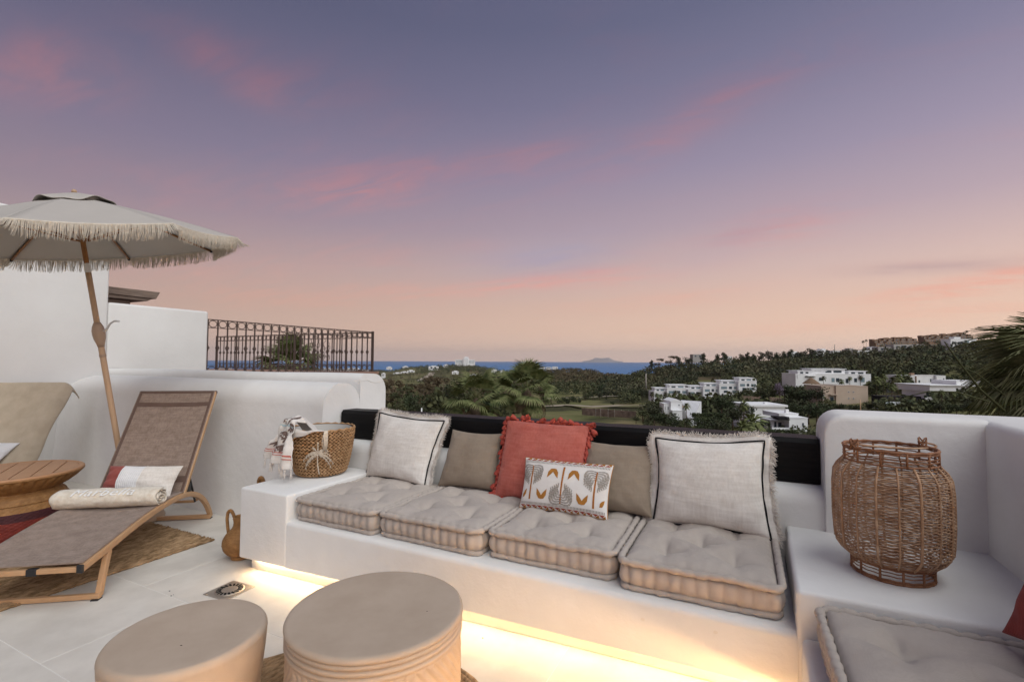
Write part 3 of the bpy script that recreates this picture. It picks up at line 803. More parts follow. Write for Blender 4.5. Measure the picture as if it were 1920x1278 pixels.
# large fringed linen cushions with a black cord
def fringed(label, cs, seed, T, flange):
    c = Cushion(*cs, T, seed, pinch=.085)
    t = c.obj(label, 'fringed linen cushions')
    c.body(M['linen'], t)
    R_ = random.Random(seed)
    n = 240; ks = [4*i/n for i in range(n)]
    def wav(k): return .020*nz3(k*2.2+seed, 1.0)+.009*nz3(k*6+seed, 3.0)
    MB().tube([c.edge(k, .004+.45*wav(k))[0]+c.n*(.008+.5*wav(k+9)) for k in ks], .0042, 6, closed=True).build('black_cord', M['black'], t)
    # frayed flange: a wavy cloth border and loose threads
    V, f = [], []
    for i, k in enumerate(ks):
        for j, o in enumerate((0.0, flange*.5, flange)):
            p, d = c.edge(k, o); V.append(p+c.n*(wav(k)*j*.9-.002*j))
        for j in range(2):
            a = i*3+j; b_ = ((i+1) % n)*3+j; f.append((a, b_, b_+1, a+1))
    V2 = [np.array(v)-c.n*.0022 for v in V]; m_ = len(V)
    f2 = [tuple(q+m_ for q in reversed(x)) for x in f]
    rim = []
    for i in range(n):
        a, b_ = i*3+2, ((i+1) % n)*3+2; rim.append((a, b_, b_+m_, a+m_))
    MB().add(V+V2, f+f2+rim).build('flange', M['linen'], t)
    b = MB()
    for i in range(1500):
        k = 4*i/1500+R_.uniform(-.003, .003)
        o = flange-.008
        p, d = c.edge(k, o); tg, _ = c.edge(k+.01, o); tg = tg-p; tg /= np.linalg.norm(tg)+1e-9
        p = p+c.n*(wav(k)*1.8-.004+R_.uniform(-.003, .003))
        L = R_.uniform(.014, .030)*(1+.5*nz3(k*9+seed, 4))
        a = R_.uniform(-.6, .6); q = p+(d*math.cos(a)+tg*math.sin(a))*L*.6+c.n*R_.uniform(-.004, .005)
        e = q+(d*math.cos(a*1.8)+tg*math.sin(a*1.8))*L*.5+c.n*R_.uniform(-.008, .006)+np.array([0, 0, -.003])
        b.tube([p, q, e], [.0016, .0013, .0007], 3, caps=False)
    fr = b.build('fringe', M['linen_f'], t); fr['kind'] = 'stuff'
    return c, t
CUS['w1'] = fringed('large cream fringed cushion with black cord beside the basket', corners((686, 893), (797, 912), (834, 790), (714, 774), (.462, .468), (2.70, 2.68)), 1, .085, .034)
CUS['w2'] = fringed('largest cream fringed cushion with black cord beside the rattan lantern', corners((1226, 977), (1446, 1012), (1432, 828), (1231, 822), (.462, .462), (2.64, 2.63)), 2, .10, .040)
# plain taupe cushions
for key, label, cs, seed in [('t1', 'plain taupe cushion between the smaller fringed cushion and the coral one', corners((821, 910), (935, 922), (942, 813), (849, 805), (.470, .475), (2.70, 2.70)), 3),
                             ('t2', 'plain taupe cushion behind the right end of the palm-print cushion', corners((1090, 954), (1222, 970), (1230, 836), (1098, 826), (.475, .480), (2.68, 2.68)), 4)]:
    c = Cushion(*cs, .07, seed, pinch=.08); t = c.obj(label, 'plain taupe cushions'); c.body(M['taupe'], t)
    MB().tube([c.edge(4*i/160, .0)[0] for i in range(160)], .0022, 5, closed=True).build('seam', M['taupe'], t)
# coral cushion with tassels
c = Cushion(*corners((927, 929), (1088, 952), (1106, 798), (952, 786), (.470, .474), (2.68, 2.68)), .070, 5, pinch=.05)
t = c.obj('coral red cushion edged with coral tassels', cat='cushion'); c.body(M['coral'], t)
MB().tube([c.edge(4*i/160, .001)[0] for i in range(160)], .003, 5, closed=True).build('seam', M['coral_t'], t)
tm = tassel_mesh(.040, .0125, M['coral_t']); R_ = random.Random(8)
for i in range(62):
    k = 4*(i+.5)/62
    if int(k) == 0 and .25 < k < .8: continue
    p, d = c.edge(k, .006)
    dd = d*.42+np.array([0, 0, -1.0])+np.array([R_.uniform(-.35, .35), R_.uniform(-.25, .15), R_.uniform(-.25, .25)])
    if int(k) == 2: dd = d*.22+np.array([R_.choice((-1, 1))*R_.uniform(.5, 1), R_.uniform(-.3, .3), R_.uniform(-.3, .25)])
    o = link('tassel', tm, t); align(o, p, dd/np.linalg.norm(dd), R_.uniform(0, 3)); s_c = R_.uniform(.9, 1.2); o.scale = (s_c, s_c, s_c)
# corner tassels at the lower left
for q in range(3):
    p, d = c.edge(4-.02*q-.01, .004); dd = np.array([-1.0+.2*q, -.35, -.25-.12*q]); o = link('tassel', tm, t); align(o, p, dd/np.linalg.norm(dd)); o.scale = (1.35, 1.35, 1.3)
# palm-print lumbar cushion
c = Cushion(*corners((974, 950), (1139, 975), (1151, 872), (986, 857), (.474, .474), (2.475, 2.475)), .055, 6, pinch=.045, wr=.002)
t = c.obj('small oblong cushion printed with grey palms and ochre leaves'); c.body(M['print_w'], t)
def patch(b, pts, off=.0012):
    """flat print: polygon given in (u,v) -> fan laid on the cushion face"""
    P = np.asarray(pts, float); ce = P.mean(0); n = len(P); V = [c(ce[0], ce[1], 1, off)]; ff = []
    for p in P: V.append(c((p[0]+ce[0])/2, (p[1]+ce[1])/2, 1, off))
    for p in P: V.append(c(p[0], p[1], 1, off))
    for k in range(n):
        k2 = (k+1) % n
        ff += [(0, 1+k, 1+k2), (1+k, 1+n+k, 1+n+k2, 1+k2)]
    b.add(V, ff)
def ribbon(b, pts, w, off=.0012):
    P = np.asarray(pts, float); m_ = len(P); w = np.broadcast_to(np.asarray(w, float), (m_,)); tg = np.gradient(P, axis=0); tg[:, 1] /= 1.75
    nn = np.stack([-tg[:, 1], tg[:, 0]], 1); nn /= np.linalg.norm(nn, axis=1)[:, None]+1e-9; nn[:, 1] *= 1.75
    V = []; ff = []
    for i in range(m_): V += [c(*(P[i]+nn[i]*w[i]), 1, off), c(*(P[i]-nn[i]*w[i]), 1, off)]
    for i in range(m_-1): ff.append((2*i, 2*i+2, 2*i+3, 2*i+1))
    b.add(V, ff)
def flush(*bs):
    for b_, nm, mn in bs:
        if b_.n:
            o = b_.build(nm, M[mn], t)
            if nm in ('printed_border', 'printed_dashes'): o['kind'] = 'stuff'
def palm(cx, top, bot, up):
    gb, ob, rb, wb = MB(), MB(), MB(), MB()
    sg = 1 if up else -1
    y0, y1 = (bot, top) if up else (top, bot)
    ribbon(ob, [(cx, y0+(y1-y0)*k/8) for k in range(9)], np.linspace(.022, .014, 9), .0018)
    for k in range(15):
        yy = y0+(y1-y0)*(k+.5)/15; ribbon(rb, [(cx-.012, yy), (cx+.012, yy+.012*sg)], .007, .0024)
    for sx in (-1, 1):
        for j in range(5):
            ytop = y1-sg*(.02+.085*j); wx = .225-.041*j; L = .50-.035*j
            pts = []
            for q in range(9): a = PI/2*q/8; pts.append((cx+sx*wx*math.sin(a), ytop+sg*(.05*math.sin(2*a)-.06*(1-math.cos(a)))))
            ye = y1-sg*(.60+.045*j)
            for q in range(1, 6): pts.append((cx+sx*(wx+.010*math.sin(q)+.012), (ytop-sg*.06)+(ye-ytop+sg*.06)*q/5))
            wd = np.r_[np.linspace(.010, .022, 9), np.linspace(.024, .004, 5)]
            wd = wd*(1+.22*np.sin(np.arange(14)*2.4))
            ribbon(gb, pts, wd)
            for q in range(9, 13): ribbon(gb, [pts[q], (pts[q][0]+sx*.022, pts[q][1]-sg*.075)], [.010, .002])
            for q in range(3, 11): ribbon(wb, [(pts[q][0]-.004, pts[q][1]), (pts[q][0]+.004, pts[q][1]-.012*sg)], .004, .0020)
    flush((gb, 'printed_fronds', 'greyprint'), (ob, 'printed_trunk', 'ochre'), (rb, 'printed_dashes', 'rust'), (wb, 'printed_dashes', 'whiteprint'))
def leaves(cx, cy, up, s_=1.0):
    sg = 1 if up else -1
    ob = MB()
    for sx in (-1, 1):
        patch(ob, [(cx, cy-.02*sg), (cx+sx*.062*s_, cy+.0*sg), (cx+sx*.115*s_, cy+.14*sg), (cx+sx*.125*s_, cy+.38*sg), (cx+sx*.075*s_, cy+.30*sg), (cx+sx*.028*s_, cy+.20*sg), (cx, cy+.13*sg)])
    flush((ob, 'printed_leaf', 'ochre'))
palm(-.74, .66, -.68, True); palm(0.0, .70, -.74, False); palm(.72, .64, -.72, True)
leaves(-.45, -.62, True); leaves(.47, -.64, True); leaves(-.235, .58, False); leaves(.24, .58, False)
gb, ob, rb, wb = MB(), MB(), MB(), MB()
patch(ob, [(-.93, -.62), (-.89, -.60), (-.85, -.48), (-.84, -.28), (-.89, -.36), (-.93, -.5)]); flush((ob, 'printed_leaf', 'ochre')); ob = MB(); patch(ob, [(.85, -.64), (.91, -.62), (.945, -.50), (.955, -.36), (.90, -.42), (.86, -.5)])
flush((ob, 'printed_leaf', 'ochre')); ob = MB()
for k in range(62):
    u = -.95+1.9*k/61
    ribbon(rb if k % 1 else gb, [(u, -.86), (u, -.775)], .0075); ribbon(gb, [(u, .775), (u, .86)], .0075)
for k in range(14):
    u = -.97+1.94*k/14; d = 1.94/14
    for sg in (-1, 1):
        patch(rb, [(u, sg*.885), (u+d*.95, sg*.885), (u+d*.5, sg*.965)], .0015); patch(ob, [(u+d*.5, sg*.975), (u+d*1.0, sg*.90), (u+d*1.05, sg*.992), (u+d*.6, sg*.995)] if u+d*1.05 < .99 else [(u+d*.5, sg*.975), (u+d*.95, sg*.90), (u+d*.97, sg*.985)], .0015)
flush((gb, 'printed_border', 'greyprint'), (ob, 'printed_border', 'ochre'), (rb, 'printed_border', 'rust'))
MB().tube([c.edge(4*i/160, .0)[0] for i in range(160)], .0026, 5, closed=True).build('seam', M['ochre'], t)
# maroon cushion whose pointed corner enters at the right edge
c = Cushion(np.array([.655, 1.80, .485]), np.array([.82, 1.42, .485]), np.array([.835, 1.50, .88]), np.array([.78, 1.86, .86]), .07, 12, pinch=.10)
tip = atz(1880, 1184, .515)
c = Cushion(tip, tip+np.array([.20, -.42, -.01]), tip+np.array([.235, -.36, .38]), tip+np.array([.10, .02, .40]), .055, 12, pinch=.14)
t = c.obj('maroon linen cushion on the short bench arm at the right edge'); c.body(M['maroon'], t)
MB().tube([c.edge(4*i/120, .0)[0] for i in range(120)], .0022, 5, closed=True).build('seam', M['maroon'], t)

# ================================================================== BASKET AND THROW
bc = np.array([-2.60, 2.385, BZ])
bk_ = thing('seagrass_basket', 'braided seagrass basket with white palm motif on the bench end', 'basket', bc)
BH = .305
def bkr(z): q = z/BH; return .150+.058*q**.75+.006*math.sin(q*PI)
prof = [(.001, .004), (.12, .003), (.145, .008)]+[(bkr(z)-.006, z) for z in np.linspace(.02, BH-.004, 14)]+[(bkr(BH)-.012, BH)]
MB().lathe(prof, 56).build('core', M['seagrass_d'], bk_)
MB().lathe([(.001, .012), (.13, .012)]+[(bkr(z)-.016, z) for z in np.linspace(.02, BH-.002, 8)], 48).build('lining', M['lining'], bk_)
R_ = random.Random(21); b = MB(); rows = 13
for i in range(rows):
    z0 = .010+(BH-.012)*(i+.5)/rows; r0 = bkr(z0); n = 46; hgt = BH/rows
    for k in range(n):
        for sg in (-1, 1):
            a0 = 2*PI*(k+R_.uniform(-.1, .1)+.25*(sg > 0))/n; da = 2*PI/n*.95
            p0 = (r0*math.cos(a0), r0*math.sin(a0), z0+sg*hgt*.03)
            zz = z0+sg*hgt*.52; r1 = bkr(min(BH, max(0, zz)))
            p1 = ((r1+.004)*math.cos(a0+da*.5), (r1+.004)*math.sin(a0+da*.5), z0+sg*hgt*.28)
            p2 = ((r1-.001)*math.cos(a0+da), (r1-.001)*math.sin(a0+da), zz)
            th = R_.uniform(.0042, .0058); b.tube([p0, p1, p2], [th*.7, th, th*.6], 5)
wv = b.build('braid', M['seagrass'], bk_); wv['kind'] = 'stuff'
MB().tube([(bkr(BH)*math.cos(a), bkr(BH)*math.sin(a), BH+.003*math.sin(a*23)) for a in np.linspace(0, 2*PI, 90)[:-1]], [.0065+.0012*math.sin(k*1.9) for k in range(89)], 6, closed=True).build('rim', M['seagrass'], bk_)
# outward direction that faces the camera
fa = math.atan2(-bc[1], -bc[0])
def onb(da, z, off=.010): a = fa+da; r = bkr(z)+off; return (r*math.cos(a), r*math.sin(a), z)
b = MB(); pa = -.16
b.tube([onb(pa+.10-.045*q/9-.03*math.sin(q/9*PI), .030+q*.0145) for q in range(10)], [.0042, .0042, .004, .004, .0038, .0036, .0035, .0034, .0034, .003], 5)
for k in range(13):
    th = PI*(-.10+1.20*k/12); L = .082+.010*math.sin(k*2.1); pts = []
    for q in range(6):
        u = q/5; dx = math.cos(th)*L*u; dz = math.sin(th)*L*u*.95-.060*u*u*abs(math.cos(th))**.5
        pts.append(onb(pa+.055+dx/.19, .160+dz, .011))
    b.tube(pts, [.003, .0036, .0034, .003, .0026, .0015], 4)
    for q in range(1, 6):
        for sg in (-1, 1):
            p = np.array(pts[q]); e = np.array(onb(pa+.06+(math.cos(th)*L*q/5+sg*.005)/.19, .155+math.sin(th)*L*q/5*.95-.060*(q/5)**2*abs(math.cos(th))**.5-.012, .011)); b.tube([p, e], [.0022, .001], 3)
b.build('palm_motif', M['ecru'], bk_)
# white woven tab with loose ends
b = MB()
for k in range(9):
    da = .06+.012*k; b.tube([onb(da, BH+.004, .004), onb(da, BH-.02, .012), onb(da+.006*math.sin(k), BH-.07, .013), onb(da+.01*math.sin(k*2.1)-.01, BH-.125+.012*math.sin(k*3), .013)], [.0035, .0038, .0034, .0022], 4)
b.tube([onb(.05, BH-.02, .012), onb(.02, BH-.05, .018), onb(.01, BH-.08, .018), onb(.05, BH-.11, .014)], .003, 4)
b.build('handle', M['ecru'], bk_)

# printed cotton throw hanging over the basket rim (left side), with knotted fringe
th_ = thing('throw_blanket', 'white throw with dark leaf print and fringe spilling over the basket rim', 'blanket', bc+np.array([0, 0, .0]))
la = fa-1.05          # rim point towards the left of the view
ca, sa = math.cos(la), math.sin(la)
out = np.array([ca, sa, 0]); tang = np.array([-sa, ca, 0])
def throw(u, v):
    """u across (-1..1), v along the cloth from inside the basket over a raised bunch and down outside"""
    key = [(0.0, -.10, .24), (.12, -.03, .33), (.25, .055, .395), (.36, .115, .372), (.45, .13, .315), (.58, .148, .275), (.72, .168, .215), (.86, .185, .155), (1.0, .192, .105)]
    for i in range(len(key)-1):
        if key[i][0] <= v <= key[i+1][0]+1e-9: break
    a, b_ = key[i], key[i+1]; f_ = (v-a[0])/(b_[0]-a[0]); f_ = f_
    r = a[1]+(b_[1]-a[1])*f_+.10; z = a[2]+(b_[2]-a[2])*f_
    wdt = .068+.088*sm(.28, 1.0, v)+.02*sm(0, .25, .25-v)
    fold = .017*math.sin(u*7.0+1.4+2*v)*sm(.2, .8, v)+.008*math.sin(u*15+4*v)*sm(.35, .9, v)
    bunch = .020*fbm(u*2+3, v*6, 2)*(1-.5*sm(.4, .9, v))
    z2 = z-.030*(u*u)*sm(.15, .5, .6-v)*2+.6*bunch-.02*u*sm(.6, 1, v)
    p = out*(r+fold+bunch)+tang*(u*wdt-.01-.035*sm(.35, 1, v)*0)+np.array([0, 0, z2])
    return p
us = np.linspace(-1, 1, 40); vv = np.linspace(0, 1, 70)
b = MB(); b.grid(throw, us, vv); nn0 = b.n
body = b.build('cloth', M['blanket'], th_); md = body.modifiers.new('thickness', 'SOLIDIFY'); md.thickness = .004
def tribbon(b, pts, w, off=.0065, um=1.0):
    P = np.asarray(pts, float); tg = np.gradient(P, axis=0); nn = np.stack([-tg[:, 1]*4.2, tg[:, 0]*.24], 1); nn /= np.linalg.norm(nn*np.array([.09, .38]), axis=1)[:, None]+1e-9
    w = np.broadcast_to(np.asarray(w, float), (len(P),)); V = []; ff = []
    def at(u, v):
        u = max(-1, min(1, u)); v = max(.01, min(.99, v)); p = throw(u, v); n_ = np.cross(throw(u+.02, v)-p, throw(u, min(1, v+.008))-p); n_ /= np.linalg.norm(n_)+1e-9
        if n_@(np.array([ca, sa, .6])) < 0: n_ = -n_
        return p+n_*off
    for i in range(len(P)): V += [at(*(P[i]+nn[i]*w[i])), at(*(P[i]-nn[i]*w[i]))]
    for i in range(len(P)-1): ff.append((2*i, 2*i+2, 2*i+3, 2*i+1))
    b.add(V, ff)
pb_, rb_ = MB(), MB()
for (cu, cv, s_, ang) in [(-.1, .50, 1.0, .3), (.45, .60, .9, -.4), (-.55, .66, .9, .2), (.15, .30, .9, 1.2), (-.5, .30, .8, -.5), (.1, .70, .8, .1), (.6, .40, .8, .6)]:
    for k in range(7):
        th = ang+(-1.2+.4*k); pts = [(cu+math.sin(th)*.5*s_*q/5, cv+math.cos(th)*.10*s_*q/5+.012*(q/5)**2*3) for q in range(6)]
        tribbon(pb_, pts, [.002, .0045, .006, .006, .0045, .001])
for v0, w in ((.815, .0035), (.85, .002)): tribbon(rb_, [(u, v0) for u in np.linspace(-1, 1, 24)], w)
pb_.build('leaf_print', M['blanket_p'], th_); rb_.build('stripe', M['blanket_r'], th_)
bb_ = MB(); tribbon(bb_, [(u, .42) for u in np.linspace(-1, 1, 24)], .004); bb_.build('stripe', M['blanket_b'], th_)
b = MB(); R_ = random.Random(5)
for k in range(11):
    u = -.95+1.9*k/10; p = throw(u, 1.0); b.ball(p+np.array([0, 0, -.010]), .0055, 6, 4)
    for q in range(6): e = p+np.array([R_.uniform(-.009, .009), R_.uniform(-.009, .009), -.045-R_.uniform(0, .022)]); b.tube([p+np.array([R_.uniform(-.004, .004), 0, 0]), p+np.array([0, 0, -.012]), (p+e)/2+np.array([R_.uniform(-.004, .004), 0, -.01]), e], [.002, .0022, .0018, .001], 4)
b.build('knotted_fringe', M['linen_f'], th_)
# white lining cloth folded over the rim
b = MB()
b.grid(lambda u, v: np.array(onb(-.92+.98*u, BH+.006-.062*(1-u)**1.5*v+.004*math.sin(u*11), .004+.010*sm(0, .2, v)+.004*math.sin(u*9)*v)), np.linspace(0, 1, 24), np.linspace(-.12, 1, 8))
fo = b.build('folded_edge', M['blanket'], th_); fo.modifiers.new('thickness', 'SOLIDIFY').thickness = .005

# ================================================================== LANTERN
lc = np.array([.452, 2.215, BZ])
la_ = thing('rattan_lantern', 'large open-weave rattan lantern with hoop handle', 'lantern', lc)
LH = .452
def lr(z):
    k = [(0, .120), (.048, .123), (.052, .125), (.080, .154), (.105, .170), (.20, .175), (.30, .175), (.352, .171), (.378, .159), (.392, .144), (.40, .140), (.452, .139)]
    for i in range(len(k)-1):
        if k[i][0] <= z <= k[i+1][0]+1e-9:
            f_ = (z-k[i][0])/(k[i+1][0]-k[i][0]); f_ = f_*f_*(3-2*f_)*.5+f_*.5; return k[i][1]+(k[i+1][1]-k[i][1])*f_
    return .139
R_ = random.Random(31)
b = MB(); NS = 60
zs = list(np.arange(.060, .392, .0057))
for i, z in enumerate(zs):
    r = lr(z); ph = R_.uniform(0, 6)
    pts = [((r+.0024*(1 if (k+i) % 2 else -1)+.0012*math.sin(k*.7+ph))*math.cos(2*PI*k/NS), (r+.0024*(1 if (k+i) % 2 else -1))*math.sin(2*PI*k/NS), z+.0009*math.sin(2*PI*k/NS*3+ph)+.0010*nz3(k*.6, i*.9)) for k in range(NS)]
    b.tube(pts, R_.uniform(.0016, .0023), 4, closed=True)
wv = b.build('weave', M['rattan'], la_); wv['kind'] = 'stuff'
for z, rr in ((.004, .0048), (.012, .003), (.050, .0042), (.058, .003), (LH, .0052), (LH-.008, .003), (.404, .0035), (LH-.024, .0022), (LH-.034, .0022), (.026, .002), (.038, .002)):
    r = lr(min(LH, z)); b = MB(); b.tube([(r*math.cos(2*PI*k/64), r*math.sin(2*PI*k/64), z+.001*math.sin(k*1.7)) for k in range(64)], [rr*(1+.12*math.sin(k*2.3)) for k in range(64)], 6, closed=True); b.build('hoop', M['rattan_d'], la_)
for k in range(18):
    a = 2*PI*(k+.3)/18; zz = np.linspace(.055, .400, 16)
    MB().tube([((lr(z)+.0015)*math.cos(a), (lr(z)+.0015)*math.sin(a), z) for z in zz], .0033 if k % 2 else .0045, 5).build('rib', M['rattan_l' if k % 3 else 'rattan'], la_)
for k in range(12):
    a = 2*PI*(k+.1)/12
    MB().tube([(.1225*math.cos(a), .1225*math.sin(a), z) for z in (.003, .03, .056)], .0042, 5).build('foot_post', M['rattan_d'], la_)
    MB().tube([(.140*math.cos(a+.1), .140*math.sin(a+.1), z) for z in (.398, .43, LH)], .004, 5).build('neck_post', M['rattan_d'], la_)
# hoop handle laid down over the rim, hinged left and right
va = math.atan2(RT[1], RT[0])
hp = []
for k in range(22):
    a = PI*k/21; x = .141*math.cos(a); y = .070*math.sin(a)
    hp.append((math.cos(va+.15)*x*1.02-math.sin(va+.15)*(-y*.25)+math.cos(va)*.105*math.sin(a), math.sin(va+.15)*x*1.02+math.cos(va+.15)*(-y*.25)+math.sin(va)*.105*math.sin(a), LH+.014-.016*math.sin(a)))
b = MB(); b.tube(hp, .0038, 6); b.build('handle', M['rattan'], la_)
for q in (0, -1):
    b = MB(); p = hp[q]
    for j in range(4): b.tube([(p[0]+.012*math.cos(a), p[1]+.007*math.sin(a), p[2]-.010+.006*j+.010*math.sin(a*2+j)) for a in np.linspace(0, 2*PI, 12)[:-1]], .0028, 5, closed=True)
    b.build('binding', M['rattan_d'], la_)
b = MB(); b.tube([(math.cos(va)*.178, math.sin(va)*.178, .235), (math.cos(va-.1)*.212, math.sin(va-.1)*.212, .214)], .0022, 5); b.build('latch', M['rattan_d'], la_)

# ================================================================== WICKER JUGS
def jug(label, loc, s_, ang):
    t = thing('wicker_jug', label, 'jug', loc, 0, 'wicker jugs beside the bench')
    P = [(.060, 0), (.064, .004), (.062, .022), (.058, .026), (.085, .040), (.108, .070), (.118, .105), (.114, .140), (.098, .172), (.074, .198), (.056, .216), (.048, .236), (.046, .262), (.052, .290), (.055, .298), (.047, .296), (.042, .26), (.044, .20)]
    pr = []
    for i in range(len(P)-1):
        for q in range(4):
            f_ = q/4; pr.append(((P[i][0]+(P[i+1][0]-P[i][0])*f_)*s_, (P[i][1]+(P[i+1][1]-P[i][1])*f_)*s_))
    MB().lathe(pr, 60, mod=lambda a, z, i: 1+.012*math.sin(a*30+PI*(i % 2))).build('body', M['wicker'], t)
    b = MB()
    for z in np.arange(.03, .29, .0085):
        for i in range(len(P)-1):
            if P[i][1] <= z < P[i+1][1]:
                r = (P[i][0]+(P[i+1][0]-P[i][0])*(z-P[i][1])/(P[i+1][1]-P[i][1]))*s_; break
        b.tube([((r+.0014+.0016*math.sin(k*PI+z*900))*math.cos(2*PI*k/48), (r+.0014+.0016*math.sin(k*PI+z*900))*math.sin(2*PI*k/48), z*s_) for k in range(48)], .0026*s_, 4, closed=True)
    b.build('weave', M['wicker'], t)['kind'] = 'stuff'
    ca, sa = math.cos(ang), math.sin(ang); b = MB(); pts = []
    for (x, z) in [(.095, .165), (.105, .21), (.112, .27), (.108, .315), (.094, .334), (.078, .330), (.066, .312), (.054, .285)]: pts.append((x*ca*s_, x*sa*s_, z*s_))
    b.tube(pts, .0105*s_, 8); b.build('handle', M['wicker'], t)
    b = MB()
    for i in range(40):
        f_ = i/39*(len(pts)-1); k = min(len(pts)-2, int(f_)); p = np.array(pts[k])+(np.array(pts[k+1])-np.array(pts[k]))*(f_-k); d = np.array(pts[k+1])-np.array(pts[k]); d /= np.linalg.norm(d)
        u = np.cross(d, (ca*0-sa, ca, 0)); w = np.cross(d, u)
        b.tube([p+.0112*s_*(u*math.cos(a)+w*math.sin(a)) for a in np.linspace(0, 2*PI, 9)[:-1]], .0018*s_, 3, closed=True)
    b.build('binding', M['wicker'], t)
    return t
jug('honey wicker jug with loop handle standing against the bench end', (-2.905, 2.035, 0), .87, PI+.35)
jug('taller wicker jug mostly hidden behind the bench end', (-2.99, 2.30, 0), 1.25, PI-.1)

# ================================================================== STOOLS AND ROUND RUG
def stool(name, label, loc, prof_fn, H, r, seed):
    t = thing('drum_stool', label, 'stool', loc, 0, 'sandy concrete drum stools')
    return t
# plain flared stool
t = thing('drum_stool', 'smaller smooth sandy stool with a narrow waist', 'stool', (-1.587, .945, 0), .4, 'sandy concrete drum stools')
r, H = .222, .40
pr = []
for k in range(60):
    z = H*k/59; q = z/H
    rr = r*(.97-.055*math.exp(-((q-.35)/.32)**2)+.03*sm(.5, 1, q))
    pr.append((rr, z))
pr = [q for q in pr if q[1] < H-.024]
for a in np.linspace(0, PI/2, 7): pr.append((r-.018+.018*math.cos(a), H-.022+.022*math.sin(a)))
pr += [(r*.80, H-.0005), (r*.4, H-.0015), (.001, H-.002)]
MB().lathe(pr, 96, cap0=True, mod=lambda a, z, i: 1+.006*nz3(math.cos(a)*2, math.sin(a)*2, z*5)+(.010*abs(math.sin(a*26))-.005)*sm(.02, .05, z)*sm(.20, .17, z) if True else 1).build('body', M['clay'], t)
b = MB()
b.ball((.03, -.07, H-.001), .0022, 6, 4, (1.6, .8, .3))
b.build('speck', M['black'], t)
# carved stool
t = thing('drum_stool', 'larger sandy stool carved with rings and slanting flutes', 'stool', (-1.124, 1.280, 0), .2, 'sandy concrete drum stools')
r, H = .286, .43
pr = [(r*.955, 0)]
for z in np.linspace(.008, .352, 46): pr.append((r*(.962+.012*math.sin(z*6)), z))
NFL = len(pr); zr_ = .356
for k in range(3):
    for a in np.linspace(-PI/2, PI/2, 6): pr.append((r*.968+.0085*math.cos(a)-.003, zr_+.0085+.0085*math.sin(a)+.0185*k))
zt_ = zr_+.0185*3
for a in np.linspace(-.6, PI/2, 10): pr.append((r-.018+.016*math.cos(a), H-.0125+.0125*math.sin(a)))
pr += [(r*.8, H-.0005), (r*.4, H-.0015), (.001, H-.002)]
def flute(a, z, i):
    w = 1+.006*nz3(math.cos(a)*2, math.sin(a)*2, z*4)+.0025*nz3(math.cos(a)*9, math.sin(a)*9, z*30)
    if 1 < i < NFL-1:
        seg = (a*9/(2*PI)) % 2; s_ = 1 if seg < 1 else -1
        u = (a*54/(2*PI)+s_*z*26+.25*nz3(a*3, z*9)) % 1.0
        w -= .034*math.exp(-((u-.5)/.15)**2)
    return w
MB().lathe(pr, 560, cap0=True, mod=flute).build('body', M['clay'], t)
b = MB()
b.ball((.17, .02, H-.001), .0020, 6, 4, (1.2, .9, .3))
b.build('speck', M['black'], t)
rr = thing('round_jute_rug', 'round braided jute rug under the two drum stools', 'rug', (-1.25, 1.10, .002))
b = MB(); k = 0
pts = []; turns = 30
for i in range(turns*72):
    a = 2*PI*i/72; rad_ = .010+.635*i/(turns*72); pts.append((rad_*math.cos(a), rad_*math.sin(a), .007+.0012*nz3(rad_*math.cos(a)*25, rad_*math.sin(a)*25)))
b.tube(pts, [.0112+.0018*math.sin(i*2.1) for i in range(len(pts))], 6)
b.build('braid', M['jute'], rr); MB().lathe([(.001, .002), (.63, .002)], 64).build('backing', M['jute'], rr)

# rectangular jute rug under the loungers
jr = thing('jute_rug', 'rectangular braided jute rug under the brown lounger', 'rug', (-4.24, .95, .002))
X0, X1, Y0, Y1 = -.95, .885, -1.6, 1.18
b = MB(); nrow = 78; R_ = random.Random(17)
for i in range(nrow):
    x = X0+(X1-X0)*(i+.5)/nrow; n = 110
    yo = .010*nz3(i*.7, 3); y1 = Y1+.012*nz3(i*.9, 8)
    ys = np.linspace(Y0, y1, n)
    b.tube([(x+.002*math.sin(k*1.9+i)+.004*nz3(k*.1, i*.5), y, .0065+.0016*math.sin(k*2.4+i*1.3)) for k, y in enumerate(ys)], [.0122+.0020*math.sin(k*2.4+i*1.3) for k in range(n)], 5)
b.build('braid', M['jute'], jr)
b = MB()
for q in range(2): b.tube([(X1+.006+.011*q, y, .006+.002*math.sin(k*2.3+q)) for k, y in enumerate(np.linspace(Y0, Y1+.01, 140))], .0075, 5)
b.build('edge_braid', M['jute'], jr)
b = MB()
for k in range(90):
    p = np.array([R_.uniform(X0, X1), Y1+.004, .006]); b.tube([p, p+np.array([R_.uniform(-.012, .012), R_.uniform(.008, .028), R_.uniform(-.004, .004)])], [.0016, .0008], 3)
for k in range(8):
    p = np.array([X1+.015, Y1+R_.uniform(-.01, .01), .006]); b.tube([p, p+np.array([R_.uniform(.0, .03), R_.uniform(-.012, .02), R_.uniform(-.003, .006)])], [.002, .0008], 3)
b.build('loose_fibres', M['jute'], jr)['kind'] = 'stuff'
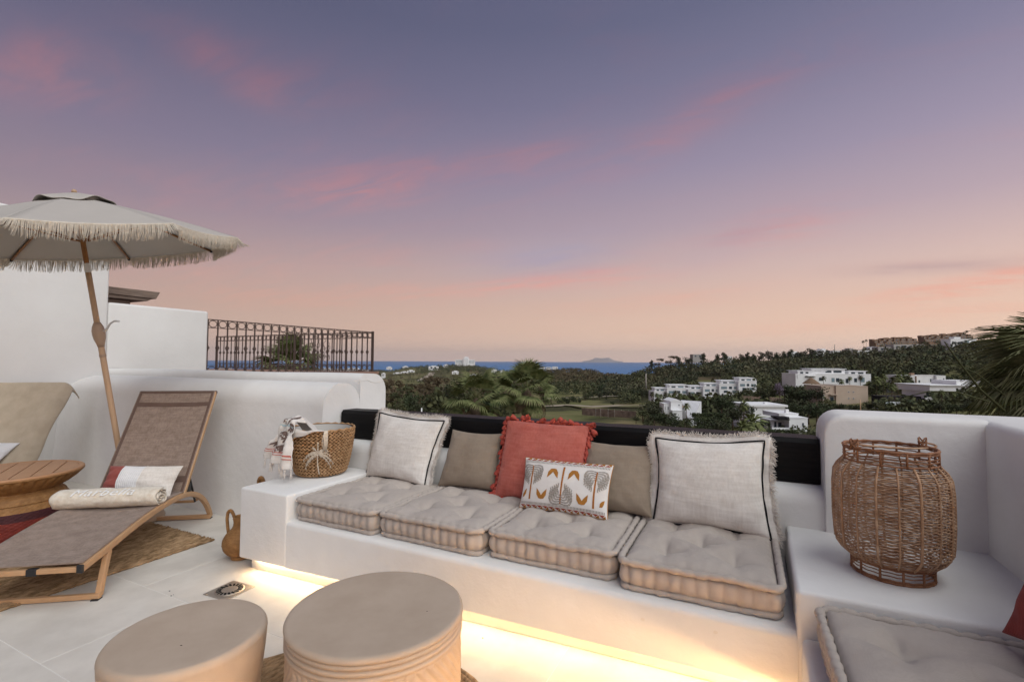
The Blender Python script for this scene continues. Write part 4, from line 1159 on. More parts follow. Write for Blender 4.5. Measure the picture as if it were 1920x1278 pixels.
# ================================================================== SUN LOUNGERS
LA = np.array([-3.056, 1.366, 0.0]); LROT = math.atan2(.809, -.588); LW = .56
LM = np.array(Matrix.Translation(Vector(LA)) @ Matrix.Rotation(LROT, 4, 'Z'))
seat_k = [(-.135, .212), (-.06, .222), (.06, .238), (.28, .272), (.5, .296), (.72, .303), (.85, .298)]
arc_k = [(.95, .284), (1.03, .262), (1.11, .228), (1.19, .178), (1.26, .112), (1.305, .05), (1.325, .012)]
def interp(k, s):
    for i in range(len(k)-1):
        if k[i][0] <= s <= k[i+1][0]+1e-9: return k[i][1]+(k[i+1][1]-k[i][1])*(s-k[i][0])/(k[i+1][0]-k[i][0])
    return k[-1][1]
def bar(b, pts, y0, y1, th):
    """flat bar: outline follows pts in the (s,z) plane, rectangular section"""
    P = np.asarray(pts, float); tg = np.gradient(P, axis=0); nn = np.stack([-tg[:, 1], tg[:, 0]], 1); nn /= np.linalg.norm(nn, axis=1)[:, None]
    V = []
    for p, n_ in zip(P, nn):
        a, c_ = p+n_*th/2, p-n_*th/2; V += [(a[0], y0, a[1]), (a[0], y1, a[1]), (c_[0], y1, c_[1]), (c_[0], y0, c_[1])]
    f = [(0, 1, 2, 3), tuple(reversed([4*(len(P)-1)+k for k in range(4)]))]
    for i in range(len(P)-1):
        for k in range(4): k2 = (k+1) % 4; f.append((4*i+k, 4*i+4+k, 4*i+4+k2, 4*i+k2))
    return b.add(V, f)
def smoothk(k, n=40):
    K = np.asarray(k, float); t = np.arange(len(K)); T = np.linspace(0, len(K)-1, n)
    out = []
    for q in T:
        i = min(int(q), len(K)-2); f_ = q-i; p0, p1, p2, p3 = K[max(i-1, 0)], K[i], K[i+1], K[min(i+2, len(K)-1)]
        out.append(.5*((2*p1)+(-p0+p2)*f_+(2*p0-5*p1+4*p2-p3)*f_*f_+(-p0+3*p1-3*p2+p3)*f_**3))
    return np.array(out)
seat_s = smoothk(seat_k, 30); rail_s = smoothk(seat_k+arc_k, 50)
BK0, BK1 = np.array([.885, .300]), np.array([1.355, .985])
lg = thing('sun_lounger', 'brown mesh sun lounger with wooden frame and rolled towel on it', 'sun lounger', LA, LROT, 'sun loungers on the jute rug')
for y in (0.0, LW-.028): bar(MB(), rail_s, y, y+.028, .036).build('side_rail', M['frame_wood'], lg, bevel=.005, auto=40, fix=True)
for y in (0.002, LW-.028):
    b = MB(); bar(b, [(.075, .225), (.045, .13), (.012, .012)], y, y+.026, .034).build('leg', M['frame_wood'], lg, smooth=False, bevel=.004, fix=True)
MB().box(-.012, .014, .0, LW, .004, .030).build('foot_bar', M['frame_wood'], lg, smooth=False, bevel=.004)
MB().box(1.285, 1.315, .0, LW, .004, .034).build('rear_bar', M['frame_wood'], lg, smooth=False, bevel=.004)
b = MB(); b.tube([(1.16, .03, .20), (1.155, .06, .178), (1.155, LW-.06, .178), (1.16, LW-.03, .20)], .010, 8); b.build('brace', M['frame_wood'], lg)
MB().box(-.142, -.118, .02, LW-.02, .196, .220).build('end_bar', M['frame_wood'], lg, smooth=False, bevel=.003)
for y in (-.003, LW-.027): MB().box(-.150, -.134, y, y+.030, .192, .234).build('end_cap', M['darkplastic'], lg, smooth=False, bevel=.006)
MB().box(-.1445, -.117, .20, .245, .190, .2235).build('clip', M['darkplastic'], lg, smooth=False, bevel=.003)
for s, y in ((-.004, 0), (1.312, 0)): MB().box(s-.02, s+.02, -.002, .034, 0, .006).build('glide', M['darkplastic'], lg, smooth=False, bevel=.002)
for y in (.004, LW-.026): bar(MB(), [BK0+(BK1-BK0)*q for q in np.linspace(0, 1, 6)], y, y+.022, .030).build('back_rail', M['frame_wood'], lg, smooth=False, bevel=.006, fix=True)
b = MB(); b.tube([(BK1[0], y, BK1[1]) for y in (.004, .2, .36, LW-.004)], .012, 8); b.build('top_bar', M['sling_band'], lg)
for y in (.012, LW-.02):
    b = MB(); b.tube([(1.0, y+.02, .40), (1.05, y+.02, .30), (1.10, y+.02, .19)], .008, 6); b.build('stay', M['darkplastic'], lg)
    MB().box(.93, .985, y-.004, y+.014, .285, .36).build('hinge', M['darkplastic'], lg, smooth=False, bevel=.006)
def sling(u, v, up=.021):
    """u across 0..1, v 0..1 along seat"""
    s = -.128+v*(.88+.128); z = interp(seat_k, min(s, .85)) if s < .85 else .298
    return (s, .012+u*(LW-.024), z+up-.016*math.sin(PI*u)*math.sin(PI*min(1, v*1.02))**.5+.002*fbm(u*3, v*5, 1))
b = MB(); b.grid(lambda u, v: sling(u, v), np.linspace(0, 1, 26), np.linspace(0, 1, 50))
so = b.build('seat_sling', M['sling'], lg); so.modifiers.new('t', 'SOLIDIFY').thickness = .003
bn = np.array([-(BK1-BK0)[1], (BK1-BK0)[0]]); bn /= np.linalg.norm(bn)
def backp(u, w, up=.016, sagk=.02):
    p = BK0+(BK1-BK0)*w+bn*(up-sagk*math.sin(PI*u)*math.sin(PI*w)**.7)
    return (p[0], .010+u*(LW-.02), p[1])
b = MB(); b.grid(lambda u, w: backp(u, w), np.linspace(0, 1, 26), np.linspace(0, 1, 40))
so = b.build('back_sling', M['sling'], lg); so.modifiers.new('t', 'SOLIDIFY').thickness = .003
for w0, w1 in ((.838, .880), (.10, .155), (.975, 1.0)):
    b = MB(); b.grid(lambda u, w: backp(u, w, .0212), np.linspace(.02, .98, 20), np.linspace(w0, w1, 4)); b.build('sling_band', M['sling_band'], lg)
for u0 in (.012, .955):
    b = MB(); b.grid(lambda u, w: backp(u, w, .0208), np.linspace(u0, u0+.033, 3), np.linspace(0, 1, 30)); b.build('sling_hem', M['sling_band'], lg)
# curved pole stand showing as a line behind the mesh
OFF = np.array([-2.10, -.14, 0])
lg2 = copy_tree(lg, label='second sun lounger at the left edge under a draped beige towel')
lg2.location = tuple(LA+OFF)
def L2W(s, y, z, off=0): return (tf([(s, y, z)], LM)[0]+(OFF if off else 0))
# rolled towel on the first lounger
SC = .585
zt = interp(seat_k, SC)+.021
tw = thing('rolled_towel', 'cream rolled towel with white embroidered word lying across the brown lounger', 'towel', L2W(SC, .30, zt-.010), LROT+PI/2)
b = MB(); TL2 = .292; turns = 3.6; NT = 150
def spiral(i):
    th = turns*2*PI*i/NT; r = .010+.052*i/NT; return r, th
def tws(i, x):
    r, th = spiral(i); sq = 1.12
    px_ = r*math.cos(th-1.9)*sq*1.12; pz = r*math.sin(th-1.9)*.92+.060
    env = sm(.5, 1, i/NT)
    cr = .010*math.exp(-((x-.035+.01*math.sin(pz*40))/.012)**2)*sm(-.02, -.05, px_*1.0) if False else .011*math.exp(-((x+.03-.012*math.sin(pz*28))/.011)**2)*(1 if px_ < -.01 and i > NT*.7 else 0)
    w = .0045*fbm(x*9, th*.8, 2)*env+.002*fbm(x*30, th*4, 5)
    k = 1+(w-cr)/max(r, .02)
    endr = 1-.08*sm(TL2-.03, TL2, abs(x))
    return (x+.006*math.sin(th*3+i*.05)*(1 if abs(x) > TL2-.01 else 0), px_*k*endr, max(.001, .060+(pz-.060)*k*endr))
xs = np.linspace(-TL2, TL2, 70)
b.grid(lambda x, i: tws(i, x), xs, list(range(0, NT+1, 1)))
tb = b.build('cloth', M['towel'], tw); md = tb.modifiers.new('t', 'SOLIDIFY'); md.thickness = .0075; md.offset = 0
# embroidery
cu = bpy.data.curves.new('embroidery', 'FONT'); cu.body = 'Marbella'; cu.size = .085; cu.extrude = .0; cu.space_character = 1.12; cu.shear = .25; cu.resolution_u = 3
fo = bpy.data.objects.new('embroidery_src', cu); COL.objects.link(fo)
bpy.context.view_layer.update()
dg = bpy.context.evaluated_depsgraph_get(); me = bpy.data.meshes.new_from_object(fo.evaluated_get(dg))
bpy.data.objects.remove(fo); bpy.data.curves.remove(cu)
import bmesh
bm = bmesh.new(); bm.from_mesh(me)
bmesh.ops.triangulate(bm, faces=bm.faces); bmesh.ops.subdivide_edges(bm, edges=[e for e in bm.edges if e.calc_length() > .012], cuts=2); bmesh.ops.triangulate(bm, faces=bm.faces)
xsv = [v.co.x for v in bm.verts]; x0, x1 = min(xsv), max(xsv)
for v in bm.verts:
    X_ = .185-(v.co.x-x0)/(x1-x0)*.345; q = (v.co.y)/.062     # along the roll, and up the roll
    th = 1.9+math.radians(34+44*q); r = .0668
    v.co = (X_, r*math.cos(th-1.9)*1.254, r*math.sin(th-1.9)*.92+.060)
ex = bmesh.ops.extrude_face_region(bm, geom=bm.faces[:]); 
for v in [e for e in ex['geom'] if isinstance(e, bmesh.types.BMVert)]: v.co = Vector((v.co.x, v.co.y*1.03, .06+(v.co.z-.06)*1.03))
bmesh.ops.recalc_face_normals(bm, faces=bm.faces); bm.to_mesh(me); bm.free(); me.materials.clear(); me.materials.append(M['thread']); me.name = 'embroidery'
link('embroidery', me, tw)
# colour-block cushion on the lounger
c = Cushion(atz(189, 918, .355), atz(318, 934, .306), atz(344, 873, .50), atz(207, 873, .50), .062, 15, pinch=.06)
t = c.obj('white oblong cushion with rust red end panel on the brown lounger')
g1 = np.sin(np.linspace(-PI/2, PI/2, 40))
def panel(nm, ua, ub, m):
    uu = np.linspace(ua, ub, 22); b = MB(); b.grid(lambda u, v: c(u, v, 1), uu, g1); b.grid(lambda u, v: c(u, v, -1), uu[::-1], g1); b.build(nm, m, t)
M['white_cloth'] = fabric('white_cloth', (.70, .69, .70), (.79, .78, .78), 900, .95, .4, .4)
panel('panel', -1, -.50, M['maroon2'] if 'maroon2' in M else M.setdefault('maroon2', fabric('rust_cloth', (.26, .055, .045), (.34, .085, .07), 900, .95, .5, .4)))
panel('panel', -.50, .08, M['white_cloth']); panel('panel', .08, 1, M['linen'])
b = MB()
for u in (-.50, .08): b.tube([c(u, v, 1, .0012) for v in np.linspace(-.99, .99, 40)], .0015, 4)
for k in range(9): 
    u = -.43+.055*k; b.tube([c(u, v, 1, .0004) for v in np.linspace(-.97, .97, 40)], .0016, 4)
b.build('stitching', M['thread'], t)
# draped towel over the second lounger
dt = thing('beige_towel', 'beige towel draped over the back of the second lounger', 'towel', tuple(LA+OFF), LROT)
def drape(u, w):
    """u -0.16..1.1 across (negative = hanging past the near side), w 0..1 from the seat up, then over the top"""
    if w <= 1.0:
        p = BK0+(BK1-BK0)*(w*1.012)+bn*(.034-.018*math.sin(PI*max(0, min(1, u)))*math.sin(PI*w))
    else:
        q = (w-1.0); p = BK1+(BK1-BK0)/np.linalg.norm(BK1-BK0)*.012+bn*(.034-q*.05)-np.array([0, 1])*q*q*.30+np.array([1, 0])*q*.14
    fl = .006*fbm(u*2.5, w*2.5, 2)+.007*math.sin(u*5.5+w*4.5+2*nz3(u, w))*sm(1, .1, w)
    y = .010+u*(LW-.02); x, z = p[0]+bn[0]*fl, p[1]+bn[1]*fl
    if u < 0:
        h_ = -u; y = .0-.05*math.sin(min(1, h_/.16)*PI/2); x += .03*h_; z -= h_*.42; x += .010*math.sin(w*9)*h_*6
    return (x, y, z)
b = MB(); b.grid(drape, np.r_[np.linspace(-.17, 0, 10), np.linspace(.03, 1.05, 34)], np.linspace(-.02, 1.5, 64))
do = b.build('cloth', M['beige_towel'], dt); do.modifiers.new('t', 'SOLIDIFY').thickness = .006
# white cushion on the second lounger
c = Cushion(*[L2W(*q, off=1) for q in ((.90, .60, .33), (.79, .16, .33), (.97, .10, .50), (1.04, .58, .51))], .055, 18, pinch=.06)
t = c.obj('white cushion on the towel-covered lounger at the left edge'); c.body(M['white_cloth'], t)

# ================================================================== WICKER TABLE
tc_ = np.array([-4.73, 1.56, 0]); TR, TZ = .382, .45
wt = thing('wicker_table', 'round wicker table with teak slat top and red banded base', 'table', tc_)
pr = [(.31, .0), (.322, .05), (.320, .12), (.312, .19), (.300, .25), (.286, .292), (.262, .312), (.246, .322)]
def band(nm, z0, z1, m):
    zz = np.linspace(z0, z1, max(4, int((z1-z0)/.006)))
    MB().lathe([(np.interp(z, [p[1] for p in pr], [p[0] for p in pr]), z) for z in zz], 180, mod=lambda a, z, i: 1+.014*math.sin(a*46)*math.cos(PI*z/.011)).build(nm, m, wt)
band('base_band', .004, .150, M['wicker_r']); band('base_band', .150, .205, M['wicker_m']); band('base_body', .205, .322, M['wicker'])
MB().lathe([(.246, .318), (.262, .328), (.305, .356), (.345, .390), (.372, .420), (.376, .428)], 240, mod=lambda a, z, i: 1+.040*(abs(math.sin(a*19))**.7-.5)*(1 if 0 < i < 5 else .1)+.004*math.sin(a*100+PI*(i % 2))).build('underside', M['wicker'], wt)
b = MB()
for rr_, zz, th in ((.376, .432, .011), (.300, .258, .006), (.252, .318, .008)): b.tube([(rr_*math.cos(a), rr_*math.sin(a), zz+.002*math.sin(a*60)) for a in np.linspace(0, 2*PI, 200)[:-1]], [th*(1+.10*math.sin(k*1.3)) for k in range(199)], 6, closed=True)
b.build('wrapped_rim', M['wicker'], wt)
b = MB(); b.lathe([(.356, TZ-.016), (.384, TZ-.016), (.386, TZ-.006), (.378, TZ), (.350, TZ+.001), (.348, TZ-.014)], 96); b.build('top_rim', M['teak'], wt)
sd = atz(79, 863, TZ)-atz(24, 899, TZ); sa_ = math.atan2(sd[1], sd[0])
wds = np.linspace(-.35, .35, 8)
for i in range(7):
    y0, y1 = wds[i]+.003, wds[i+1]-.003
    ys = np.linspace(y0, y1, 5); Lx = [math.sqrt(max(.0004, .349**2-y*y)) for y in ys]
    pts = [(-l, y) for l, y in zip(Lx, ys)]+[(l, y) for l, y in reversed(list(zip(Lx, ys)))]
    rot = np.array([[math.cos(sa_), -math.sin(sa_)], [math.sin(sa_), math.cos(sa_)]]); P2 = [rot@np.array(p) for p in pts]
    P3 = [(p[0], p[1], TZ-.001+.0004*(i % 3)) for p in P2]
    MB().poly(P3, .014, (0, 0, 1)).build('slat', M['teak'], wt, smooth=False, bevel=.002, seg=1, fix=True)
MB().lathe([(.34, TZ-.018), (.001, TZ-.018)], 48).build('shadow_board', M['wicker_m'], wt)

# ================================================================== PARASOL
UB = np.array([-4.315, 2.111, 0.0]); UC = np.array([-4.380, 1.766, 2.092]); UN = UC-UB; ULEN = np.linalg.norm(UN); UN = UN/ULEN
UR, UAPEX, UROT = 1.0, .325, .072
uu_ = np.array([1, 0, 0])-UN*UN[0]; uu_ /= np.linalg.norm(uu_); uv_ = np.cross(UN, uu_)
um = thing('parasol', 'tilted beige fringed parasol with wooden pole and crank', 'parasol', UB)
def U(x, y, z): return uu_*x+uv_*y+UN*(ULEN+z)
def corner(k, r=1.0): a = UROT+k*PI/4; return np.array([math.cos(a), math.sin(a)])*r
def cz(t): return UAPEX*(1-t**1.22)
def can(k, f_, t, lift=0.0):
    """panel k, f_ 0..1 across the panel, t 0..1 from apex to rim"""
    p = corner(k)*(1-f_)+corner(k+1)*f_
    sag = .020*math.sin(PI*f_)*t*(1.0 if True else 0)
    inn = 1-.030*math.sin(PI*f_)*t
    return U(p[0]*t*inn, p[1]*t*inn, cz(t)-sag*math.sin(PI*t*.75)+lift+.003*fbm(p[0]*t*3, p[1]*t*3, k))
for k in range(8):
    b = MB(); b.grid(lambda f_, t: can(k, f_, t), np.linspace(0, 1, 14), np.linspace(.12, 1, 18))
    o = b.build('canopy_panel', M['canopy'], um); o.modifiers.new('t', 'SOLIDIFY').thickness = .003
    b = MB(); b.tube([can(k, 0, t, -.012) for t in np.linspace(.10, .985, 10)], .0085, 6); b.build('rib', M['pole_dark'], um)
    b = MB(); b.tube([can(k, 0, .985, -.014), can(k, 0, 1.0, -.012)], .011, 6); b.build('rib_cap', M['darkplastic'], um)
    p = corner(k, .035); b = MB(); b.tube([can(k, 0, .46, -.022), U(p[0], p[1], .02)], .0065, 6); b.build('strut', M['pole_dark'], um)
# vent cap with lifted scallops
b = MB()
def vent(a, t):
    r = .235*t; lift = .038-.022*t**1.4+.016*t*t*math.sin(a*4+.6)+.007*t*t*math.sin(a*9+1)
    return U(r*math.cos(a), r*math.sin(a), cz(r)+lift)
b.grid(vent, np.linspace(0, 2*PI, 81)[:-1], np.linspace(.06, 1, 10), wrap_u=True)
o = b.build('vent_cap', M['canopy'], um); o.modifiers.new('t', 'SOLIDIFY').thickness = .003
b = MB(); b.ball(U(0, 0, UAPEX+.048), .017, 12, 8); b.tube([U(0, 0, UAPEX+.0), U(0, 0, UAPEX+.045)], .010, 8); b.build('finial', M['pole_wood'], um)
# rim trim and fringe
b = MB(); rim = []
for k in range(8):
    for q in range(16): rim.append(can(k, q/16, 1.0, .0))
b.tube(rim, .006, 6, closed=True); b.build('trim', M['fringe'], um)
b = MB(); R_ = random.Random(77)
wind = np.array([-.20, .05, 0.0])
for k in range(8):
    n = 230
    for q in range(n):
        f_ = (q+R_.uniform(-.4, .4))/n; f_ = min(.999, max(.001, f_))
        p = can(k, f_, 1.0, -.001); c0 = U(0, 0, 0); o_ = p-c0; o_[2] = 0; o_ /= np.linalg.norm(o_)
        L = .098*(1+.16*nz3(f_*14+k*9, 1.0))*R_.uniform(.86, 1.06)
        clump = .028*nz3(f_*26+k*31, 5.0)+.008*R_.uniform(-1, 1)
        tg = can(k, min(1, f_+.01), 1.0)-can(k, max(0, f_-.01), 1.0); tg /= np.linalg.norm(tg)
        w = wind*L*(.9+.7*nz3(f_*6+k*5, 9.0)); cor = math.exp(-(min(f_, 1-f_)/.05)**2)
        e = p+np.array([0, 0, -L*(1-.45*cor)])+w+tg*clump+o_*(.010+.085*cor+.012*R_.uniform(-1, 1))
        m1 = p+np.array([0, 0, -L*.45])+w*.25+tg*clump*.3+o_*(.012+.035*cor)
        b.tube([p+o_*.004, m1, e], [.0021, .0019, .0010], 3, caps=False)
fr = b.build('fringe', M['fringe'], um); fr['kind'] = 'stuff'
# pole
def pol(z0, z1, r, nm, m, n=12, prof=None):
    P = [UN*(z0+(z1-z0)*q/6) for q in range(7)]; b = MB(); b.tube(P, r if prof is None else prof, n); return b.build(nm, m, um)
def tpix(px, py):
    best = min(np.linspace(.2, ULEN, 400), key=lambda t: abs((lambda v: CY-F*(v@UP)/(v@fw))(UB+UN*t-CAM)-py)); return best
t1, t2, tc0, tc1 = tpix(0, 493), tpix(0, 511), tpix(0, 645), tpix(0, 606)
pol(t2-.005, ULEN+UAPEX, .0165, 'upper_pole', M['pole_dark']); pol(t2, t1, .0205, 'ferrule', M['whiteplastic'])
pol(tc1-.02, t2+.002, .0185, 'middle_pole', M['pole_wood'])
pol(.05, tc0+.02, .0195, 'lower_pole', M['pole_wood'])
pol(tc0-.02, tc1+.005, .03, 'crank_housing', M['housing'], 14, [.020, .027, .036, .040, .040, .034, .021])
pol(tc0-.095, tc0-.075, .0215, 'ferrule', M['housing'])
ck = UN*((tc0+tc1)/2+.02); b = MB(); side_ = RT*1.0
b.tube([ck+side_*.03, ck+side_*.055+np.array([0, 0, .004]), ck+side_*.085+np.array([0, 0, .055]), ck+side_*.115+np.array([0, 0, .075]), ck+side_*.150+np.array([0, 0, .074])], [.009, .008, .0065, .006, .007], 8); b.build('crank_handle', M['silver'], um)
MB().lathe([(.001, .0), (.21, .0), (.215, .02), (.20, .055), (.05, .075), (.045, .16), (.03, .165)], 48).build('base_plate', M['housing'], um)
# ================================================================== LANDSCAPE
DS = np.log(np.array([4, 25, 60, 110, 160, 220, 300, 400, 500, 700, 1000, 1600, 2200, 2700, 4000.]))
TAB = {  # image column -> ground height at those depths
    -400: [-6, -8, -12, -17, -21, -25, -29, -32, -35, -40, -45, -50, -53, -64, -80],
    300: [-6, -8, -12, -18, -22, -26, -30, -33, -36, -41, -46, -50, -53, -64, -80],
    720: [-6, -8, -10.5, -13, -17, -21, -25, -29, -32, -37, -43, -44, -50, -64, -80],
    780: [-6, -8, -10.5, -12.5, -17, -21, -25, -29, -32, -38, -43, -38, -31, -64, -80],
    870: [-6, -8, -10.5, -13.5, -18, -22, -26, -29, -31, -37, -40, -32, -21, -64, -80],
    960: [-6, -8, -11, -14, -18, -22, -25, -27, -26, -22, -34, -44, -52, -64, -80],
    1030: [-6, -8, -11, -14, -18, -22, -25, -26, -23.5, -15, -36, -50, -58, -66, -80],
    1080: [-6, -8, -11, -14.5, -18.5, -21.5, -24.5, -25, -22, -13.5, -36, -50, -58, -66, -80],
    1160: [-6, -8, -11, -14.5, -18, -21.5, -25, -24, -19, -22, -42, -50, -58, -66, -80],
    1220: [-6, -8, -11, -15, -18.5, -21, -23.5, -18, -10, -22, -40, -50, -58, -66, -80],
    1300: [-6, -8, -11, -15, -18.2, -20, -20, -11, -3.5, -12, -30, -45, -55, -66, -80],
    1400: [-6, -8, -11, -15, -17, -17.5, -15.5, -6, 0.5, -5, -25, -40, -55, -66, -80],
    1500: [-6, -8, -11, -14.8, -15.5, -15, -12, -2.5, 4.0, 1, -20, -40, -55, -66, -80],
    1600: [-6, -7.5, -9.5, -12.5, -13, -13, -7, 2, 9.5, 8, -10, -30, -50, -66, -80],
    1700: [-5.5, -7, -8.5, -11.5, -11.8, -10, -2, 7, 16, 18, 0, -20, -45, -66, -80],
    1850: [-5, -6, -8, -10, -9, -6, 2, 12, 21, 30, 15, -10, -40, -66, -80],
    2200: [-5, -5, -5, -5, -4, -2, 5, 15, 25, 38, 30, 0, -30, -66, -80]}
TX = np.array(sorted(TAB)); TZT = np.array([TAB[k] for k in sorted(TAB)])
def terr(px, D):
    ld = math.log(max(4, min(4000, D))); px = max(TX[0], min(TX[-1], px))
    i = min(len(TX)-2, max(0, int(np.searchsorted(TX, px))-1)); f_ = (px-TX[i])/(TX[i+1]-TX[i]); f_ = f_*f_*(3-2*f_)
    row = TZT[i]*(1-f_)+TZT[i+1]*f_
    return float(np.interp(ld, DS, row))
azs = list(np.radians(np.r_[np.linspace(-62, 62, 240), np.linspace(66, 294, 44)]))
rs = list(np.geomspace(5, 1200, 120))+list(np.geomspace(1250, 4300, 34))
V = np.zeros((len(rs)*len(azs), 3)); i = 0
for r in rs:
    for a in azs:
        an = (a+PI) % (2*PI)-PI; ac = max(-math.radians(52), min(math.radians(52), an))
        px, D = CX+F*math.tan(ac), r*math.cos(ac)
        z = terr(px, D)
        p = FH*math.cos(an)*r+RH*math.sin(an)*r
        if r > 30: z += fbm(p[0]*.012, p[1]*.012, 3)*min(3.0, r*.006)+fbm(p[0]*.06, p[1]*.06, 5)*min(.8, r*.003)
        V[i] = (p[0], p[1], z); i += 1
f = []; na = len(azs)
for j in range(len(rs)-1):
    for k in range(na): k2 = (k+1) % na; f.append((j*na+k, j*na+k2, (j+1)*na+k2, (j+1)*na+k))
f.append(tuple(reversed(range(na))))
# ground material: grass, scrub and dry earth patches
gm = bpy.data.materials.new('hillside_ground'); gm.use_nodes = True
h = NG(gm.node_tree); pb = gm.node_tree.nodes['Principled BSDF']; pb.inputs['Roughness'].default_value = .95; pb.inputs['Specular IOR Level'].default_value = .05
t_ = h.n('ShaderNodeTexCoord')
def gn(sc, det=6):
    n = h.n('ShaderNodeTexNoise'); n.inputs['Scale'].default_value = sc; n.inputs['Detail'].default_value = det; n.inputs['Roughness'].default_value = .62; h.l(t_.outputs['Object'], n.inputs['Vector']); return n.outputs['Fac']
grass = h.ramp(gn(.045), [(.3, (.115, .128, .048, 1)), (.5, (.165, .160, .070, 1)), (.7, (.225, .180, .098, 1))])
scr = h.ramp(gn(.35), [(.35, (.035, .042, .020, 1)), (.65, (.085, .075, .040, 1))])
earth = h.ramp(gn(.02), [(.4, (.19, .13, .085, 1)), (.6, (.13, .11, .06, 1))])
mx_ = h.mix(h.ramp(gn(.016, 4), [(.47, (0, 0, 0, 1)), (.56, (1, 1, 1, 1))]), grass, scr)
mx_ = h.mix(h.ramp(gn(.009, 3), [(.56, (0, 0, 0, 1)), (.64, (1, 1, 1, 1))]), mx_, earth)
h.l(mx_, pb.inputs['Base Color'])
gr = MB().add(V, f).build('hillside', gm)
tag(gr, 'rolling valley and wooded hillside down to the coast', kind='structure')
# ---- sea
sm_ = bpy.data.materials.new('sea_water'); sm_.use_nodes = True
b = sm_.node_tree.nodes['Principled BSDF']; b.inputs['Base Color'].default_value = (.05, .185, .40, 1); b.inputs['Roughness'].default_value = .5; b.inputs['Specular IOR Level'].default_value = .08
hs = NG(sm_.node_tree); t_ = hs.n('ShaderNodeTexCoord'); n_ = hs.n('ShaderNodeTexNoise'); n_.inputs['Scale'].default_value = .012; n_.inputs['Detail'].default_value = 8; hs.l(t_.outputs['Object'], n_.inputs['Vector'])
bp = hs.n('ShaderNodeBump'); bp.inputs['Strength'].default_value = .5; bp.inputs['Distance'].default_value = 6; hs.l(n_.outputs['Fac'], bp.inputs['Height']); hs.l(bp.outputs[0], b.inputs['Normal'])
SEA = -60.0
sea = MB().lathe([(1500, 0), (4000, 0), (9000, 0), (18000, 0), (30000, 0)], 96).build('sea', sm_, smooth=False); sea.location = (0, 0, SEA)
tag(sea, 'blue sea reaching the horizon', kind='structure')
# ---- faraway rock across the water
def yh(x): return 676+(x-966)*.0052
RD = 27000.
rk = MB(); prof = [(1092, 676.6), (1104, 675.4), (1112, 672.8), (1115, 670.4), (1122, 670.6), (1128, 671.3), (1136, 670.4), (1142, 670.3), (1147, 673.2), (1152, 675.2), (1160, 676.6), (1168, 677)]
Vr = []
for (x, y) in prof:
    zt = CAM_H+(yh(x)-y)*RD/F
    for dd, zz in ((-900, SEA-20), (-250, SEA+(max(SEA, zt)-SEA)*.62), (0, max(SEA, zt)), (350, SEA+(max(SEA, zt)-SEA)*.5), (900, SEA-20)):
        p = vw(x, RD+dd); Vr.append((p[0], p[1], zz))
f = []
for i in range(len(prof)-1):
    for k in range(4): f.append((i*5+k, i*5+k+1, (i+1)*5+k+1, (i+1)*5+k))
o = rk.add(Vr, f).build('distant_headland', M['rock'], smooth=False); tag(o, 'faint flat-topped rock on the horizon across the sea', kind='structure')

# ---- leaf clouds
def quads(cen, siz, R, flat=.0):
    n = len(cen); a = R.normal(size=(n, 3)); a[:, 2] *= (1-flat); a /= np.linalg.norm(a, axis=1)[:, None]
    b_ = R.normal(size=(n, 3)); b_ -= a*(a*b_).sum(1)[:, None]; b_ /= np.linalg.norm(b_, axis=1)[:, None]
    s1 = siz[:, None]*a; s2 = siz[:, None]*b_*.62
    return np.stack([cen-s1, cen-s2, cen+s1*.9, cen+s2], 1).reshape(-1, 3)
def fast_mesh(name, V, m):
    n = len(V)//4; me = bpy.data.meshes.new(name); me.vertices.add(len(V)); me.vertices.foreach_set('co', V.astype(np.float32).ravel())
    me.loops.add(4*n); me.loops.foreach_set('vertex_index', np.arange(4*n, dtype=np.int32)); me.polygons.add(n)
    me.polygons.foreach_set('loop_start', np.arange(0, 4*n, 4, dtype=np.int32)); me.polygons.foreach_set('loop_total', np.full(n, 4, np.int32))
    me.update(calc_edges=True); me.materials.append(m); return me
def crown(name, m, seed, lobes, n, s0, s1):
    """unit tree (height 1): leaf-size faces through several uneven lobes"""
    R = np.random.default_rng(seed); P = []
    for (x, y, z, rx, rz, w) in lobes:
        k = int(n*w); d = R.normal(size=(k, 3)); d /= np.linalg.norm(d, axis=1)[:, None]; rr = R.uniform(.35, 1.06, k)**.6
        q = d*rr[:, None]*np.array([rx, rx, rz])
        q *= (1+.22*np.sin(d[:, :1]*9+seed)*np.cos(d[:, 2:]*8+seed*2))
        P.append(q+np.array([x, y, z]))
    P = np.concatenate(P); return fast_mesh(name, quads(P, R.uniform(s0, s1, len(P)), R), m)
def rl(seed, kind):
    R = np.random.default_rng(seed); L = []
    if kind == 'pine':
        for k in range(8): a = R.uniform(0, 6.28); r = R.uniform(.02, .15); z = .38+.55*k/8; L.append((r*math.cos(a), r*math.sin(a), z, .19*(1.15-z*.75), .12, .125))
    elif kind == 'cyp':
        for k in range(7): z = .12+.82*k/7; L.append((R.uniform(-.015, .015), R.uniform(-.015, .015), z, .10*(1.1-z*.8), .10, .14))
    elif kind == 'thin':
        for k in range(9): a = R.uniform(0, 6.28); r = R.uniform(.08, .26); L.append((r*math.cos(a), r*math.sin(a), R.uniform(.35, .9), R.uniform(.08, .16), R.uniform(.07, .12), .11))
    else:
        for k in range(8): a = R.uniform(0, 6.28); r = R.uniform(.0, .27); z = R.uniform(.38, .84); L.append((r*math.cos(a), r*math.sin(a), z, R.uniform(.14, .24), R.uniform(.11, .19), .125))
    return L
CR = {}
